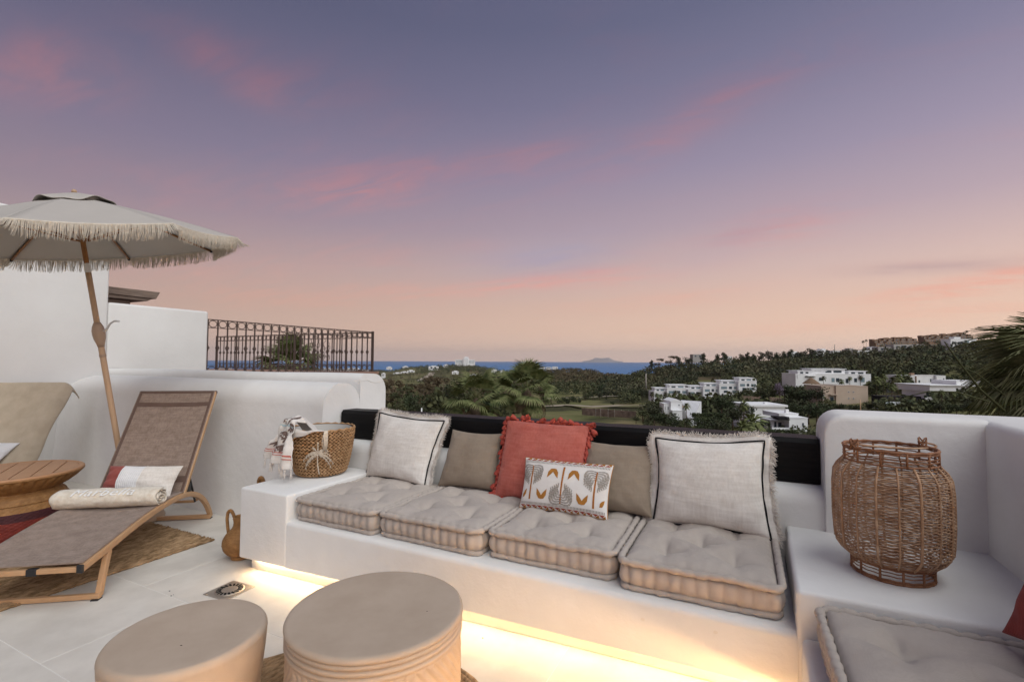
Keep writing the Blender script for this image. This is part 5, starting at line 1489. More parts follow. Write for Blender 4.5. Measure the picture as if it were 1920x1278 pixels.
for kd, mats, n in (('pine', ('leaf_pine', 'leaf_pine', 'leaf_dark'), 620), ('round', ('leaf_dark', 'leaf_olive', 'leaf_pine', 'leaf_brown'), 800), ('thin', ('leaf_brown', 'leaf_olive'), 620), ('cyp', ('leaf_pine',), 500)):
    CR[kd] = [crown('crown', M[mm], 11*q+hash(kd) % 5 if False else 11*q+len(kd), rl(7*q+len(kd)*3, kd), n, .020, .046) for q, mm in enumerate(mats)]
tb = MB(); tb.tube([(0, 0, -.08), (.01, .005, .2), (-.008, .01, .45), (.006, 0, .8)], [.030, .022, .015, .005], 6)
for a, z in ((.4, .35), (2.4, .42), (4.5, .5), (1.5, .58)): tb.tube([(0, 0, z), (.09*math.cos(a), .09*math.sin(a), z+.10), (.17*math.cos(a), .17*math.sin(a), z+.2)], [.012, .008, .003], 4)
TRUNK = tb.mesh('trunk', M['bark'])
TR_ = random.Random(99)
ORD = 'first second third fourth fifth sixth seventh eighth ninth tenth eleventh twelfth thirteenth fourteenth fifteenth sixteenth seventeenth eighteenth nineteenth twentieth twenty-first twenty-second twenty-third twenty-fourth twenty-fifth'.split()
KN = {'pine': 'pine_tree', 'round': 'broadleaf_tree', 'thin': 'eucalyptus_tree', 'cyp': 'cypress_tree'}
def tree(kind, px, D, hgt, label, group, var=None, zoff=0.0, z=None):
    p = vw(px, D); z = terr(px, D) if z is None else z
    t = thing(KN[kind], label, 'tree', (p[0], p[1], z-.3+zoff), TR_.uniform(0, 6.28), group)
    w = hgt*TR_.uniform(.9, 1.15); t.scale = (w, w, hgt)
    v = CR[kind][TR_.randrange(len(CR[kind])) if var is None else var % len(CR[kind])]
    link('crown', v, t); link('trunk', TRUNK, t); return t
def tree_px(kind, px, ytop, ybase, D, label, group=None, var=None, wide=1.0):
    z0 = CAM_H-(ybase-yh(px))*D/F; hg = (ybase-ytop)*D/F
    t = tree(kind, px, D, hg, label, group, var, z=z0); t.scale = (t.scale[0]*wide, t.scale[1]*wide, t.scale[2]); return t
# ---- woods that read as one mass
def wood_mass(label, zones, seed, m, dens=34):
    R = np.random.default_rng(seed); C = []
    for (x0, x1, d0, d1, n, h0, h1) in zones:
        for _ in range(n):
            px, D = R.uniform(x0, x1), math.exp(R.uniform(math.log(d0), math.log(d1)))
            if (1352 < px < 1490 and 425 < D < 478) or (D > 280 and px > 1180 and fbm(px*.011+4, D*.018, 2) > .40): continue
            p = vw(px, D); z = terr(px, D); hg = R.uniform(h0, h1)
            k = dens; d = R.normal(size=(k, 3)); d /= np.linalg.norm(d, axis=1)[:, None]
            q = d*(R.uniform(.45, 1.05, k)[:, None])*np.array([hg*.52, hg*.52, hg*.5])+np.array([p[0], p[1], z+hg*.48]); C.append(np.c_[q, np.full(k, hg)])
    C = np.concatenate(C); V = quads(C[:, :3], C[:, 3]*R.uniform(.09, .19, len(C)), R)
    o = link('woodland', fast_mesh('woodland', V, m)); tag(o, label, kind='stuff'); return o
wood_mass('dark evergreen wood covering the right hillside', [(1130, 1420, 345, 520, 580, 4.5, 8), (1400, 2100, 300, 520, 740, 4.5, 8.5), (1180, 1560, 320, 420, 260, 4, 7)], 1, M['wood_pine'])
wood_mass('mixed scrub and olive trees on the right hillside', [(1150, 1420, 340, 520, 330, 3, 6.5), (1400, 2100, 280, 520, 460, 3, 7), (1600, 2000, 520, 640, 120, 3, 5)], 2, M['wood_dark'])
wood_mass('dark garden trees between the villas at the right', [(1640, 1870, 112, 142, 46, 2.5, 4.5), (1480, 1900, 250, 320, 210, 4, 7), (1240, 1480, 245, 330, 90, 4, 6.5), (1650, 1880, 215, 250, 50, 3, 6), (1345, 1560, 140, 185, 60, 2.5, 4.5), (1222, 1345, 155, 205, 40, 6.5, 8.2), (1335, 1425, 150, 205, 34, 6.3, 7.8), (1478, 1545, 180, 226, 26, 5, 7), (1625, 1700, 190, 226, 24, 4.5, 7)], 12, M['wood_dark'], 60)
wood_mass('light green garden trees between the villas', [(1225, 1425, 150, 200, 26, 5.5, 7.5), (1480, 1545, 175, 220, 12, 5, 7), (1640, 1860, 110, 150, 24, 2.5, 4), (1560, 1900, 240, 330, 60, 4, 7), (1150, 1500, 300, 440, 110, 4, 7)], 14, M['leaf_olive'], 60)
wood_mass('brownish bushes on the right hillside', [(1150, 1500, 335, 520, 150, 3, 5.5), (1450, 2000, 290, 520, 170, 3, 6)], 15, M['wood_brown'], 40)
wood_mass('low scrub and shrubs on the slope just below the terrace', [(1190, 1560, 76, 108, 110, 1.0, 2.6), (1210, 1420, 100, 150, 60, 1.5, 3)], 13, M['leaf_olive'], 50)
wood_mass('brownish wood on the middle ridge below the sea', [(945, 1165, 470, 760, 560, 4, 7.5)], 3, M['wood_brown'])
wood_mass('darker trees at the foot of the middle ridge', [(960, 1210, 380, 480, 170, 4.5, 8)], 4, M['wood_dark'])
wood_mass('brown and olive belt of trees in the valley at the left', [(640, 960, 190, 330, 210, 7, 12)], 5, M['wood_brown'], 46)
wood_mass('dark belt of trees in the valley at the left', [(640, 960, 170, 300, 130, 6, 10)], 6, M['wood_dark'], 46)
wood_mass('scattered trees on the hill of the seaside hotel', [(780, 960, 1450, 2150, 420, 7, 14), (690, 800, 1900, 2500, 160, 6, 10), (900, 1020, 900, 1500, 200, 6, 10), (700, 960, 900, 1450, 110, 5, 9)], 7, M['wood_dark'], 24)
wood_mass('trees along the low coast', [(980, 1100, 1600, 2400, 160, 6, 10), (300, 720, 1300, 2500, 260, 6, 11), (720, 960, 1000, 1700, 120, 6, 10)], 8, M['wood_brown'], 20)
# ---- individual trees
for i, (px, yt, yb, k) in enumerate([(1222, 676, 694, 'pine'), (1236, 672, 692, 'thin'), (1258, 667, 688, 'thin'), (1272, 668, 688, 'pine'), (1290, 670, 687, 'round'), (1318, 663, 684, 'pine'), (1345, 664, 682, 'pine'), (1358, 661, 682, 'pine'), (1390, 664, 680, 'pine'), (1402, 661, 681, 'pine'),
        (1414, 664, 680, 'pine'), (1428, 660, 680, 'pine'), (1441, 658, 679, 'pine'), (1456, 661, 679, 'pine'), (1470, 659, 678, 'pine'), (1482, 655, 679, 'pine'), (1494, 660, 678, 'pine'), (1507, 658, 679, 'pine'), (1521, 653, 680, 'pine'), (1536, 656, 682, 'pine'), (1552, 657, 680, 'pine'), (1566, 660, 679, 'pine'), (1584, 657, 676, 'pine'), (1598, 656, 674, 'pine'), (1612, 655, 672, 'round')]):
    tree_px(k, px, yt-2, yb, 470, ORD[i]+' dark pine from the sea end of the hill crest row', 'pines along the hill crest', None, 1.4)
for i, (px, yt, yb) in enumerate([(1383, 674, 694), (1396, 678, 697), (1432, 676, 700), (1449, 676, 702), (1463, 674, 698), (1476, 678, 706), (1500, 676, 700), (1520, 677, 702), (1547, 676, 698), (1575, 678, 699)]):
    tree_px('pine' if i % 3 else 'cyp', px, yt, yb, 430, ORD[i]+' dark tree from the left on the slope under the crest pines', 'pines on the slope below the crest', None, 1.25)
for i, (px, yt, yb, D, k, v) in enumerate([(738, 706, 778, 170, 'thin', 0), (756, 716, 782, 150, 'thin', 1), (776, 720, 790, 140, 'round', 0), (796, 712, 775, 170, 'thin', 0), (812, 700, 765, 190, 'thin', 0), (832, 702, 770, 185, 'thin', 0), (850, 708, 775, 175, 'round', 2), (868, 716, 782, 160, 'round', 1), (905, 706, 770, 190, 'thin', 0), (930, 700, 765, 210, 'round', 3), (745, 735, 800, 105, 'round', 1), (822, 752, 812, 92, 'round', 0), (790, 748, 806, 100, 'round', 2), (1020, 716, 760, 250, 'round', 3), (1034, 712, 756, 265, 'round', 0)]):
    tree_px(k, px, yt, yb, D, (['thin reddish', 'thin olive', 'dark round', 'olive round', 'brown round'][{'thin': v}.get(k, v+2) if k == 'thin' else min(4, 2+v)]+' valley tree, '+ORD[i]+' listed from the white wall towards the golf course').replace(' listed', ''), 'valley trees behind the white wall', v)
for i, (px, yt, yb, D, k, v) in enumerate([(1053, 737, 762, 300, 'round', 0), (1066, 741, 764, 300, 'round', 2), (1076, 735, 760, 310, 'round', 0), (1098, 728, 752, 330, 'round', 1), (1112, 726, 750, 330, 'round', 0), (1124, 730, 752, 330, 'round', 2), (1137, 736, 748, 330, 'cyp', 0), (1162, 734, 750, 320, 'round', 0), (1190, 722, 748, 320, 'round', 0), (1203, 726, 748, 315, 'round', 2), (1148, 748, 760, 290, 'round', 0), (1088, 744, 760, 305, 'round', 2)]):
    tree_px(k, px, yt, yb, D, ['leftmost dark tree of the golf course beside the tall fan palm', 'low bush second on the golf course grass', 'broad dark tree third on the golf course grass', 'green tree of the dark clump in the middle of the golf course', 'tallest tree of the dark clump in the middle of the golf course', 'right tree of the dark clump in the middle of the golf course', 'tiny lone cypress on the golf course', 'round tree standing alone right of the tiny cypress', 'larger dark tree of the pair near the concrete pole', 'smaller dark tree of the pair near the concrete pole', 'low bush below the tiny cypress', 'low dark bush below the dark clump on the golf course'][i], 'trees on the golf course', v)
for (px, yt, yb, D, k, v, lab) in [(1352, 728, 776, 126, 'round', 0, 'umbrella-crowned dark tree beside the small asphalt road'), (1205, 752, 786, 140, 'round', 1, 'olive bush at the lower edge of the golf course'), (1226, 750, 796, 128, 'round', 2, 'dark bush left of the gabled white house'), (1246, 760, 806, 118, 'round', 0, 'dark bush nearest the gabled white house wall'), (1192, 772, 790, 135, 'round', 1, 'low bush on the stony bank below the golf course'),
        (1272, 772, 812, 100, 'round', 0, 'dark tree in front of the gabled white house'), (1283, 778, 816, 92, 'thin', 1, 'thin leafy tree directly above the beam near the gabled house'), (1322, 786, 822, 84, 'round', 0, 'bluish dark bush directly above the beam'), (1348, 780, 822, 82, 'round', 2, 'black-green bush left of the shaggy palm tree'),
        (1367, 742, 772, 122, 'round', 0, 'dark round tree right of the small road'), (1388, 746, 790, 112, 'round', 0, 'broad dark tree left of the flat white roof'), (1372, 760, 800, 104, 'round', 2, 'dark shrub under the broad tree by the flat white roof'), (1428, 778, 806, 100, 'round', 0, 'dark shrub in front of the flat-roofed white house'), (1440, 782, 808, 98, 'cyp', 0, 'small dark cypress between the two flat white houses'),
        (1405, 722, 757, 175, 'round', 1, 'olive tree between white terraces and stone wall'), (1388, 724, 750, 180, 'round', 1, 'feathery olive tree in front of the white terraces'), (1425, 716, 754, 172, 'round', 1, 'light green tree above the stone retaining wall'), (1448, 712, 752, 168, 'round', 1, 'broad light green tree above the stone retaining wall'), (1470, 711, 750, 168, 'round', 0, 'dark green tree left of the lilac tree'),
        (1492, 716, 756, 166, 'round', 1, 'green tree right of the lilac tree'), (1512, 718, 760, 162, 'round', 0, 'dark green tree left of the beige house'), (1530, 722, 764, 158, 'round', 2, 'black-green tree touching the beige house'), (1458, 742, 776, 140, 'round', 2, 'dark tree below the stone retaining wall'), (1490, 744, 782, 134, 'round', 0, 'dark tree above the curved white house'),
        (1513, 745, 790, 124, 'round', 2, 'tall dark tree left of the white wall end'), (1530, 740, 792, 118, 'round', 0, 'tall dark tree against the white wall end'), (1548, 752, 782, 125, 'round', 2, 'dark tree in front of the beige house corner'), (1572, 748, 772, 128, 'round', 0, 'rounded bush in front of the beige house'), (1602, 750, 774, 124, 'round', 0, 'green bush at the right foot of the beige house'), (1625, 748, 774, 124, 'round', 2, 'dark bush right of the beige house'), (1650, 740, 772, 130, 'round', 0, 'dark tree with red-stemmed palms beside it'),
        (1730, 724, 738, 190, 'round', 2, 'dark bush under the lilac bush of the white villa'), (1777, 698, 722, 215, 'round', 0, 'green tree right of the square white villa'), (1800, 700, 724, 215, 'round', 1, 'light green tree behind the modern white villa'), (1825, 700, 724, 212, 'round', 0, 'dark tree behind the modern white villa roof'), (1760, 700, 716, 240, 'round', 0, 'small green tree behind the square white villa'), (1760, 750, 772, 110, 'round', 2, 'dark hedge-like bush below the modern white villa'), (1790, 748, 776, 105, 'round', 0, 'dark bush under the modern villa balcony'), (1815, 748, 778, 100, 'round', 2, 'dark bush near the big wind-blown palm')]:
    tree_px(k, px, yt, yb, D, lab, None, v, 1.35 if k == 'round' else 1.1)
tl = tree_px('thin', 1461, 716, 745, 164, 'lilac-flowering tree among green trees by the beige house'); tl.children[0].data = crown('crown', M['leaf_lilac'], 3, rl(9, 'round'), 600, .02, .045)
tl = tree_px('thin', 1728, 716, 736, 195, 'bare lilac bush in front of the square white villa'); tl.children[0].data = tl.children[0].data.copy(); tl.children[0].data.materials[0] = M['leaf_lilac']
yb_ = tree_px('round', 1520, 788, 850, 13.5, 'yellow-green bush just beyond the beam beside the wall end', None, 1, .8)
yb_.children[0].data = crown('crown', leafmat('yellow_green_leaves', (.10, .115, .03), (.18, .19, .06), 4), 4, [(0, 0, .45, .32, .42, .5), (.2, 0, .4, .25, .3, .3), (-.15, .1, .6, .2, .3, .3)], 2200, .014, .034)

# ---- hedges
def hedge(x0, x1, yt, yb, D, label, dep=2.0):
    R = np.random.default_rng(int(x0)); z0, z1 = CAM_H-(yb-yh(x0))*D/F-.6, CAM_H-(yt-yh(x0))*D/F; a, b_ = vw(x0, D), vw(x1, D); n = 1500
    u = R.uniform(0, 1, n); q = np.c_[a[0]+(b_[0]-a[0])*u+FH[0]*R.uniform(0, dep, n), a[1]+(b_[1]-a[1])*u+FH[1]*R.uniform(0, dep, n), z0+(z1-z0)*R.uniform(0, 1, n)**.7]
    o = link('clipped_hedge', fast_mesh('clipped_hedge', quads(q, R.uniform(.12, .26, n), R), M['leaf_dark'])); tag(o, label, 'hedge')
hedge(1300, 1358, 774, 784, 104, 'dark clipped hedge along the foot of the white striped roof'); hedge(1306, 1372, 784, 800, 96, 'thick dark hedge just below the clipped one'); hedge(1442, 1496, 806, 820, 88, 'clipped green hedge below the curved white house')

# ---- palms
def fan_leaf(name, m, nseg, R0, pet, spread=2.2, droop=.35, seed=0, w=.022):
    Rr = random.Random(seed); b = MB()
    b.tube([(0, 0, 0), (pet*.5, 0, .03), (pet, 0, 0)], [.014*R0+.004, .010*R0+.003, .006*R0+.003], 5)
    for k in range(nseg):
        a = -spread/2+spread*k/(nseg-1); L = R0*(1-.22*(abs(a)/spread*2)**2)*Rr.uniform(.9, 1.05)
        P = []
        for q in range(6):
            u = q/5; P.append((pet+math.cos(a)*L*u*(1-.10*u), math.sin(a)*L*u, -droop*R0*max(0, u-.45)**1.7*2.2+.05*R0*u*(1-abs(a)/spread)+Rr.uniform(-.008, .008)*R0))
        P = np.array(P); t_ = np.array([-math.sin(a), math.cos(a), 0]); wd = np.array([.35, 1, 1.15, .9, .55, .06])*w*R0*1.6
        V = []
        for q in range(6): V += [P[q]-t_*wd[q], P[q]+np.array([0, 0, -.012*R0]), P[q]+t_*wd[q]]
        f = []
        for q in range(5): f += [(q*3, q*3+1, q*3+4, q*3+3), (q*3+1, q*3+2, q*3+5, q*3+4)]
        b.add(V, f)
    return b.mesh(name, m)
LEAF = [fan_leaf('frond', M['leaf_palm'], 22, .62, .56, 2.7, .40, 1, .029), fan_leaf('frond', M['leaf_palm'], 20, .58, .64, 2.3, .55, 2, .030), fan_leaf('dry_frond', M['leaf_dry'], 18, .5, .5, 2.0, .9, 3, .028)]
LEAFW = [fan_leaf('frond', M['leaf_windy'], 30, .70, .60, 2.6, .45, 5, .020), fan_leaf('frond', M['leaf_windy'], 28, .66, .66, 2.2, .6, 6, .020), LEAF[2]]
def fan_palm(label, px, yc, D, n, s_, seed, stretch=1.0, lo=-.6, wind=0.0, h=5.5, skew=0.0, LF=None):
    LF = LF or LEAF
    Rr = random.Random(seed); x, y = vw(px, D); zc_ = CAM_H-(yc-yh(px))*D/F
    t = thing('fan_palm', label, 'palm tree', (x, y, zc_-h), 0)
    b = MB(); b.tube([(0, 0, -3), (.03, .02, h*.4), (0, 0, h-.05), (0, 0, h+.12)], [.20*s_, .17*s_, .15*s_, .05], 10); b.build('trunk', M['bark'], t)
    for k in range(n):
        u = (k+.5)/n; el = lo+(1.45-lo)*u**1.1+Rr.uniform(-.12, .12); az = k*2.39996+Rr.uniform(-.2, .2)
        o = link('frond', LF[2] if (u < .14) else LF[k % 2], t)
        d = Vector((math.cos(az)*math.cos(el)+wind*RH[0], math.sin(az)*math.cos(el)+wind*RH[1], math.sin(el)+skew)).normalized(); o.location = (0, 0, h)
        side = Vector((-math.sin(az), math.cos(az), 0)); up = d.cross(side) if d.cross(side).z < 0 else -d.cross(side)
        side2 = (-up).cross(d).normalized(); mt = Matrix((d, side2, d.cross(side2))).transposed().to_4x4() @ Matrix.Rotation(Rr.uniform(-.5, .5), 4, 'X')
        o.rotation_euler = mt.to_euler(); q = s_*Rr.uniform(.85, 1.12); o.scale = (q, q, q)
    return t
fan_palm('green fan palm just beyond the beam, left of its taller neighbour', 893, 752, 14.5, 34, .96, 1, lo=-.75)
fan_palm('taller green fan palm with dry fronds beyond the beam', 988, 734, 15.5, 34, 1.0, 2, lo=-.85)
rp = fan_palm('large palm with wind-blown fronds at the right edge', 2035, 735, 5.6, 72, .92, 3, lo=-.7, wind=-.10, skew=.0, h=4.6, LF=LEAFW)
for (pp, w_) in [([(1772, 641), (1800, 682), (1836, 730), (1880, 770)], .010), ([(1700, 742), (1740, 733), (1790, 734), (1850, 752)], .007), ([(1730, 680), (1780, 678), (1830, 700), (1880, 740)], .006)]:
    b = MB(); b.tube([np.array(list(vw(px, 5.2))+[CAM_H-(py-yh(px))*5.2/F])-np.array(rp.location) for px, py in pp], [w_*.6, w_, w_*1.1, w_*1.3], 6); b.build('stalk', M['leaf_palm2'], rp)
fan_palm('yellow-green palm showing behind the iron railings', 545, 690, 24, 40, 1.5, 4, lo=-.4)
FP = []
for sd in range(3):
    Rr = random.Random(sd); b = MB(); nf = 26
    for k in range(nf):
        el = -.9+2.1*(k/nf); az = k*2.4; L = Rr.uniform(.85, 1.1)
        for sg in range(3):
            a2 = az+(sg-1)*.22; P = [(0, 0, 0), (math.cos(a2)*math.cos(el)*L*.55, math.sin(a2)*math.cos(el)*L*.55, math.sin(el)*L*.55), (math.cos(a2)*math.cos(el)*L, math.sin(a2)*math.cos(el)*L, math.sin(el)*L-.28)]
            s2 = np.array([-math.sin(a2), math.cos(a2), .3])*.085; V = [P[0], np.array(P[1])-s2, np.array(P[2]), np.array(P[1])+s2]; b.add(V, [(0, 1, 2, 3)])
    FP.append(b.mesh('crown', M['leaf_palm' if sd else 'leaf_palm2'], False))
tk = MB(); tk.tube([(0, 0, -.15), (.01, 0, .4), (0, 0, 1.0)], [.030, .024, .022], 7); TKM = tk.mesh('trunk', M['bark'])
def far_palm(px, yc, yb, D, crown_px, label, group=None, v=0):
    x, y = vw(px, D); z0, z1 = CAM_H-(yb-yh(px))*D/F, CAM_H-(yc-yh(px))*D/F; H_ = z1-z0; t = thing('palm_tree', label, 'palm tree', (x, y, z0), TR_.uniform(0, 6), group)
    o = link('trunk', TKM, t); o.scale = (max(.8, H_*.10)*8*.55, max(.8, H_*.10)*8*.55, H_); s_ = crown_px*D/F/2; o = link('crown', FP[v % 3], t); o.location = (0, 0, H_); o.scale = (s_, s_, s_)
for k, px in enumerate([1222, 1231, 1238, 1247, 1254, 1263, 1266, 1274, 1283, 1292, 1298, 1304, 1310]):
    far_palm(px, 738+(k % 3)*2-(3 if 1258 < px < 1270 else 0), 757, 175, 14, ORD[k]+' short palm from the left before the white terraced houses', 'palms in the row before the white terraces', k)
far_palm(1286, 760, 790, 112, 20, 'small palm in front of the gabled white house', v=1)
far_palm(1393, 758, 790, 106, 26, 'shaggy palm beside the flat white roof', v=2); far_palm(1408, 790, 830, 70, 62, 'broad shaggy palm directly above the beam', v=1); far_palm(1392, 800, 835, 66, 50, 'drooping palm crown left of the broad shaggy palm', v=2)
for k, (px, yc, yb, D, cp) in enumerate([(1543, 708, 723, 230, 13), (1576, 714, 726, 225, 16), (1592, 708, 722, 235, 12), (1612, 706, 722, 235, 13), (1642, 712, 745, 190, 24), (1655, 706, 740, 195, 22), (1672, 712, 750, 180, 22), (1682, 708, 748, 182, 24), (1693, 704, 735, 195, 24), (1701, 708, 738, 190, 20), (1660, 722, 766, 140, 20), (1670, 724, 768, 138, 20), (1676, 726, 764, 140, 18), (1763, 734, 764, 120, 15), (1784, 738, 764, 118, 15), (1800, 744, 760, 120, 12)]):
    far_palm(px, yc, yb, D, cp, (ORD[k]+' palm from the left before the long white villa') if k < 4 else ['tall palm right of the beige house', 'second tall palm right of the beige house', 'third tall palm right of the beige house', 'fourth tall palm, left of the square white villa', 'bushy palm touching the square white villa', 'slim palm in front of the square white villa', 'lower red-stemmed palm right of the beige house', 'middle red-stemmed palm above the pool terrace', 'right red-stemmed palm above the pool terrace', 'left palm before the modern white villa', 'middle palm before the modern white villa', 'right palm before the modern white villa'][k-4], ['palms before the long white villa', 'palms among the white villas'][0 if px < 1620 else 1], k)
for (px, yc, yb, lab) in [(1619, 640, 649, 'lone palm on the skyline of the hill'), (1625, 638, 648, 'second palm on the skyline of the hill'), (1808, 624, 634, 'palm above the white hilltop house'), (1814, 621, 634, 'taller palm above the white hilltop house')]:
    far_palm(px, yc, yb, 560, 7, lab, v=0)

# ---- buildings. walls/windows are given as they measure in the view at depth D, then built as real boxes there
def house(name, label, cat, D, walls, wins=(), roofs=(), extra=()):
    x0 = sum((w[0]+w[1])/2 for w in walls)/len(walls); yb = max(w[3] for w in walls); k = D/F
    X, Y = vw(x0, D); Z = CAM_H-(yb-yh(x0))*k
    t = thing(name, label, cat, (X, Y, Z), YAW)
    def lx(x): return (x-x0)*k
    def lz(y): return (yb-y)*k
    for (a, b_, y0, y1, dep, dy, m) in walls:
        base = -4.0 if y1 >= yb-1 else lz(y1)
        MB().box(lx(a), lx(b_), dy, dy+dep, base, lz(y0)).build('wall', M[m], t, smooth=False)
        MB().box(lx(a)-.08, lx(b_)+.08, dy-.08, dy+dep+.08, lz(y0)-.001, lz(y0)+.14).build('parapet', M[m], t, smooth=False)
    for w in wins:
        a, b_, y0, y1, dy = w[:5]; m = w[5] if len(w) > 5 else 'glass'
        o = MB().box(lx(a), lx(b_), dy-.05, dy+.12, lz(y1), lz(y0)).build('window', M['house_w' if m == 'glass' else 'house_g'], t, smooth=False)
        e = min(.10, (lx(b_)-lx(a))*.12); MB().box(lx(a)+e, lx(b_)-e, dy-.075, dy-.045, lz(y1)+e, lz(y0)-e).build('pane', M[m], o, smooth=False)
    for (a, b_, y0, y1, dep, dy, m) in roofs:
        MB().box(lx(a), lx(b_), dy, dy+dep, lz(y1), lz(y0)).build('roof', M[m], t, smooth=False)
    for (nm, a, b_, y0, y1, dep, dy, m) in extra:
        MB().box(lx(a), lx(b_), dy, dy+dep, lz(y1), lz(y0)).build(nm, M[m], t, smooth=False)
    return t
# terraced white complex, rising to the right
unit = [(1226, 1252, 728, 748), (1250, 1292, 722, 747), (1290, 1322, 724, 746), (1318, 1352, 719, 746), (1348, 1388, 714, 744), (1384, 1418, 709, 742)]
for k, (a, b_, y0, y1) in enumerate(unit):
    w = b_-a
    house('terraced_house', ['first low white terraced house left of the palm row', 'white terraced house with the blue-edged upper storey behind the palm row', 'white terraced house with a long roof rail right of the palm row', 'white terraced house with balcony glass in the middle of the row', 'white terraced house with two roof levels near the row end', 'topmost white terraced house at the right end of the row'][k], 'house', 225-2*k,
          [(a, b_, y0+6, y1+6, 9, 0, 'house_w'), (a+w*.18, b_-w*.12, y0, y0+6.5, 6, 1.8, 'house_w')],
          [(a+w*.25, a+w*.45, y0+1.5, y0+5, 1.8), (a+w*.55, a+w*.80, y0+1.5, y0+5, 1.8, 'glass_b'), (a+w*.08, a+w*.36, y0+10, y0+15, 0, 'glass_b'), (a+w*.44, a+w*.60, y0+9.5, y0+15, 0), (a+w*.68, a+w*.94, y0+10, y0+15, 0, 'glass_b'), (a+w*.2, a+w*.4, y0+17, y0+22, 0), (a+w*.6, a+w*.85, y0+17, y0+22, 0, 'glass_b')],
          [(a+w*.12, b_-w*.04, y0-1.2, y0-.2, 7, 1.2, 'house_w')], [('balcony_rail', a, b_, y0+4.2, y0+6.2, .2, -.1, 'house_w'), ('post', a+1, a+2, y0+.5, y0+6, .3, 0, 'house_w'), ('post', b_-2, b_-1, y0+.5, y0+6, .3, 0, 'house_w')])
house('long_villa', 'long white flat-roofed villa above the beige house', 'villa', 235,
      [(1491, 1632, 701, 736, 12, 0, 'house_w'), (1500, 1552, 695.5, 702, 8, 2, 'house_w'), (1527, 1590, 692, 702, 8, 2.5, 'house_w'), (1596, 1628, 696, 702, 8, 2, 'house_w')],
      [(1504, 1510, 697, 701, 2), (1514, 1520, 697, 701, 2), (1532, 1545, 694, 699, 2.5), (1550, 1565, 694, 699, 2.5), (1568, 1584, 694, 699, 2.5), (1600, 1608, 697, 701, 2), (1613, 1624, 697, 701, 2), (1534, 1542, 707, 714, 0), (1558, 1564, 708, 716, 0, 'glass_b'), (1566, 1573, 708, 716, 0), (1584, 1590, 709, 718, 0), (1600, 1606, 708, 716, 0), (1612, 1620, 707, 716, 0, 'glass_b'), (1508, 1524, 704.5, 707, 0, 'glass_b')],
      [(1497, 1554, 694.6, 695.6, 9, 1.4, 'house_w'), (1524, 1592, 690.8, 691.8, 9, 1.8, 'house_w'), (1594, 1630, 694.8, 695.8, 9, 1.5, 'house_w')], [('balcony_rail', 1510, 1528, 703.5, 705, 1.5, -1.5, 'house_w'), ('post', 1494, 1495.5, 702, 708, .3, -.3, 'house_w')])
x_, y_ = vw(1520, 205); o = MB().lathe([(3.4, 0), (2.2, 1.1), (.9, 2.1), (.02, 2.7)], 20).build('thatched_hut_roof', M['thatch']); o.location = (x_, y_, CAM_H-(719-yh(1520))*205/F); tag(o, 'conical thatched roof in front of the long white villa', 'hut')
house('beige_house', 'beige three-part house in front of the long white villa', 'house', 165,
      [(1541, 1567, 724, 772, 10, .6, 'house_b'), (1566, 1604, 723, 768, 11, 0, 'house_b'), (1603, 1629, 724, 766, 10, .8, 'house_b')],
      [(1556, 1564, 743, 753, .6), (1588, 1591, 733, 735.5, 0), (1597, 1600, 733, 735.5, 0), (1588, 1591, 745, 747.5, 0), (1597, 1600, 745, 747.5, 0), (1543, 1546, 740, 748, .6), (1551, 1563, 757, 766, .6)], [(1571, 1600, 722, 723.2, 6, 2, 'house_g')], [('awning', 1554, 1568, 738.6, 740, 1.2, -.8, 'house_b')])
house('square_villa', 'square white villa with brick chimney right of the palms', 'villa', 205,
      [(1694, 1752, 704, 738, 10, 0, 'house_w'), (1750, 1767, 704, 736, 9, -1.2, 'house_w')], [(1742, 1745.5, 709.5, 716, 0), (1747, 1749, 709.5, 716, 0), (1762, 1764.5, 708, 716, -1.2), (1720, 1724, 712, 717, 0)], (), [('chimney', 1714.5, 1721, 699, 705, 1.2, 2, 'house_br'), ('downpipe', 1714.6, 1716.2, 705, 727, .3, -.35, 'house_br'), ('railing', 1722, 1752, 702, 704, .2, .5, 'house_g')])
house('modern_villa', 'modern white villa with sweeping roof slab on dark base', 'villa', 150,
      [(1740, 1830, 731, 752, 9, 1.5, 'house_w'), (1735, 1808, 722, 733, 13, -1.2, 'house_w'), (1797, 1842, 714, 724, 9, 1, 'house_w'), (1672, 1760, 745, 772, 6, 3, 'dark_base')],
      [(1741, 1757, 735, 745, 1.5), (1772, 1781, 734, 750, 1.5), (1784, 1792, 735, 752, 1.5), (1812, 1825, 735, 748, 1.5), (1806, 1814, 719, 724, 1), (1770, 1775, 735, 750, 1.5, 'glass_b')], [(1733, 1812, 721, 722.4, 14, -1.8, 'house_w')],
      [('balcony_slab', 1740, 1793, 750, 752.5, 3.0, -1.4, 'house_w'), ('balcony_slab', 1724, 1741, 748.5, 752.5, 2.5, -1.0, 'house_g')])
house('pool_terrace', 'white pool terrace with turquoise water below the modern villa', 'pool', 128,
      [(1665, 1716, 757, 769, 1.0, 5, 'house_w'), (1665, 1737, 765, 772, 1.0, -.6, 'house_w')], (), [(1667, 1695, 763, 764.6, 5.0, .5, 'pool'), (1696, 1737, 764, 765, 5, .5, 'house_w')], [('pool_wall', 1672, 1700, 763.5, 766.4, .3, -.8, 'pool')])
house('flat_roofed_house', 'white house with flat pale roof left of the curved one', 'house', 122,
      [(1404, 1470, 762, 790, 9, 0, 'house_w')], [(1408, 1413, 766, 771, 0)], [(1402, 1474, 758.2, 762, 10, -.4, 'house_w')], [('chimney', 1444, 1450, 755.5, 759, .7, 3, 'house_w')])
